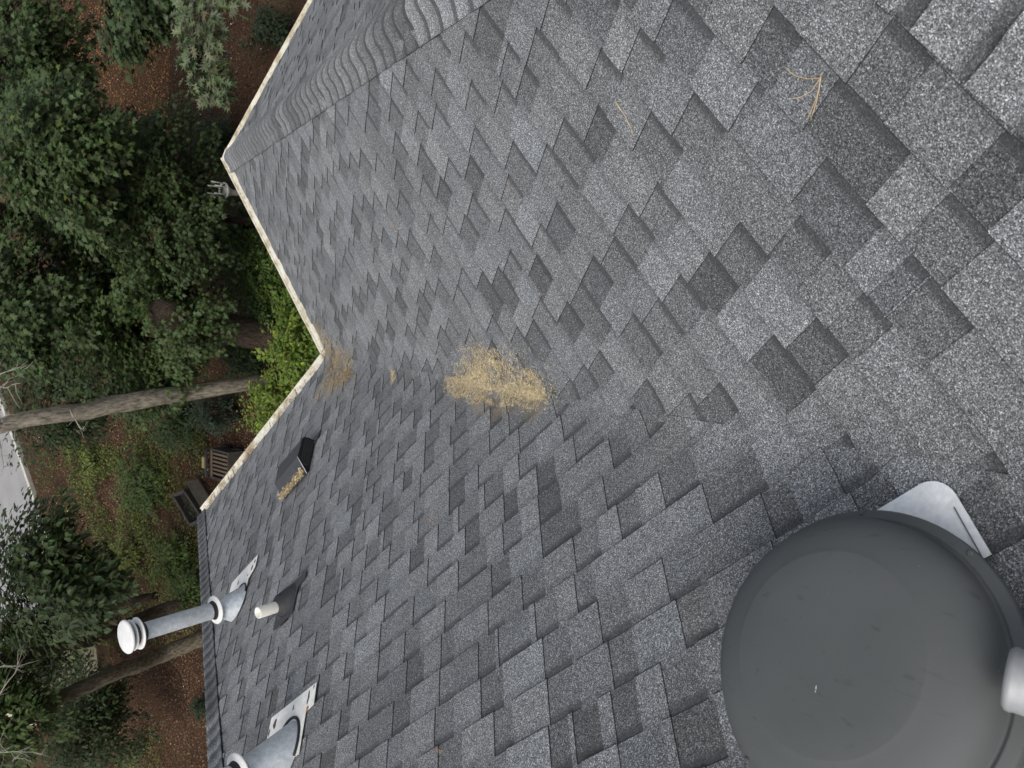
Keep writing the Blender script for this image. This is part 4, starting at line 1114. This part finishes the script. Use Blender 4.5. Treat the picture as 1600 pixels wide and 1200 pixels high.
g = G(); g.box(b0 - ex * (W_ - .05) - ey * (D__ - .04) + V(0, 0, .462), ex * (2 * W_ - .1), ey * .06, V(0, 0, .02)); g.build('cross_rail', M_WOODL, ct)
for sx in (-1, 1):
    for sy in (-1, 1):
        g = G(); c = b0 + ex * sx * (W_ + .03) + ey * sy * (D__ * .6) + V(0, 0, .13); g.lathe(c - ex * .02, ex, [(0, 0), (.12, 0), (.13, .01), (.13, .03), (.12, .04), (0, .04)], 18); g.build('wheel', M_BLACK, ct)
hv = 1 if (RC @ ey)[0] < 0 else -1
g = G(); hx = b0 + ey * hv * (D__ + .06) + V(0, 0, .55)
g.tube([hx - ex * W_ * .9 - V(0, 0, .25) - ey * hv * .05, hx - ex * W_ * .9, hx + ex * W_ * .9, hx + ex * W_ * .9 - V(0, 0, .25) - ey * hv * .05], .028, 8); g.build('handle', M_DARKP, ct)
g = G(); g.box(hx - ex * .13 + ey * hv * .03, ex * .26, ey * hv * .10, V(0, 0, .03)); g.build('tag', M_YEL, ct)
# open timber planter
q4 = [at(268, 774, .35), at(287, 765, .35), at(318, 812, .35), at(296, 823, .35)]
cen = sum(q4) / 4
pt = empty('timber_planter', V(cen[0], cen[1], 0), label='open dark timber planter box by the roof corner', cat='planter')
for i in range(4):
    p, q_ = q4[i], q4[(i + 1) % 4]; d = (q_ - p); inn = np.cross(V(0, 0, 1), d / np.linalg.norm(d)) * .07
    if inn @ (cen - p) < 0: inn = -inn
    g = G(); u_ = d / np.linalg.norm(d) * .0715
    g.box(V(p[0], p[1], 0) + (u_ if i % 2 else 0), d - (2 * u_ if i % 2 else 0), inn, V(0, 0, .35)); g.build('board', M_WOODD, pt)
g = G(); ins_ = [cen + (p - cen) * .88 for p in q4]; g.add([V(p[0], p[1], .2) for p in ins_], [(0, 1, 2, 3)]); g.build('soil', M_DIRT, pt)
r = np.random.default_rng(9); n = 160; w4 = r.dirichlet((1, 1, 1, 1), n); P_ = w4 @ np.array(ins_); P_[:, 2] = .21 + r.random(n) * .08
leaves('plant', P_, r.normal(0, 1, (n, 3)) * V(1, 1, .3), V(0, 0, 1) + r.normal(0, .4, (n, 3)), .07 * r.uniform(.5, 1.2, n), leafcols(r, n, (.03, .045, .02)), 'laurel', pt)
g = G(); a = at(292, 753, .30); b = at(320, 800, .30); d = b - a; wv = at(311, 747, .1) - at(292, 753, .30)
g.box(a, d * .95, wv, V(0, 0, .04)); mesh('wooden_board', g.v, g.f, simple('grey brown plank', (.085, .070, .052), .85, noise=[(9, .7, 1.2)]), None, origin=a, label='wide weathered plank leaning beside the planter box', cat='board')
# lantern on a post
lp = at(346, 298, 1.9)
ln = empty('lantern_post', V(lp[0], lp[1], 0), label='weathered grey lantern post just beyond the right gutter', cat='lamp post')
b0 = V(lp[0], lp[1], 0)
g = G(); g.lathe(b0, ZU, [(.055, 0), (.045, .1), (.04, 1.55)], 20, cap0=True); g.build('post', M_GREYM, ln)
g = G(); g.lathe(b0, ZU, [(.04, 1.55), (.06, 1.58), (.055, 1.66), (.085, 1.74), (.12, 1.79), (.125, 1.81), (0, 1.81)], 24); g.build('holder', M_GREYM, ln)
g = G(); g.lathe(b0, ZU, [(.150, 1.83), (.168, 1.835), (.168, 1.865), (.150, 1.87), (.150, 1.83)], 32); g.build('ring', M_GREYM, ln)
for k in range(6):
    t = k * math.pi / 3; p = b0 + V(math.cos(t), math.sin(t), 0) * .145; g = G(); g.tube([p + ZU * 1.80, p + ZU * 2.12], .011, 8); g.build('bar', M_GREYM, ln)

# neighbour's shed seen in slivers between the leaves
sa, sb = at(100, 990, 1.0), at(112, 1105, 1.0)
sx = sb - sa; sx[2] = 0; L_ = np.linalg.norm(sx); sx /= L_; sy = np.cross(V(0, 0, 1), sx)
if sy @ (sa - CAM) < 0: sy = -sy
sh = empty('garden_shed', V(sa[0], sa[1], 0), label='beige garden shed glimpsed between the leaves at the lower left', cat='shed')
p0 = V(sa[0], sa[1], 0) + sy * .4
g = G(); g.box(p0, sx * L_, sy * 2.4, V(0, 0, 1.9)); g.build('wall', M_WALL, sh)
g = G(); g.add([p0 - sx * .2 - sy * .2 + V(0, 0, 1.902), p0 + sx * (L_ + .2) - sy * .2 + V(0, 0, 1.902), p0 + sx * (L_ + .2) + sy * 2.6 + V(0, 0, 1.902), p0 - sx * .2 + sy * 2.6 + V(0, 0, 1.902), p0 - sx * .2 + sy * 1.2 + V(0, 0, 2.6), p0 + sx * (L_ + .2) + sy * 1.2 + V(0, 0, 2.6)],
    [(0, 1, 5, 4), (2, 3, 4, 5), (0, 4, 3), (1, 2, 5), (0, 3, 2, 1)]); g.build('roof', M_WALL, sh)
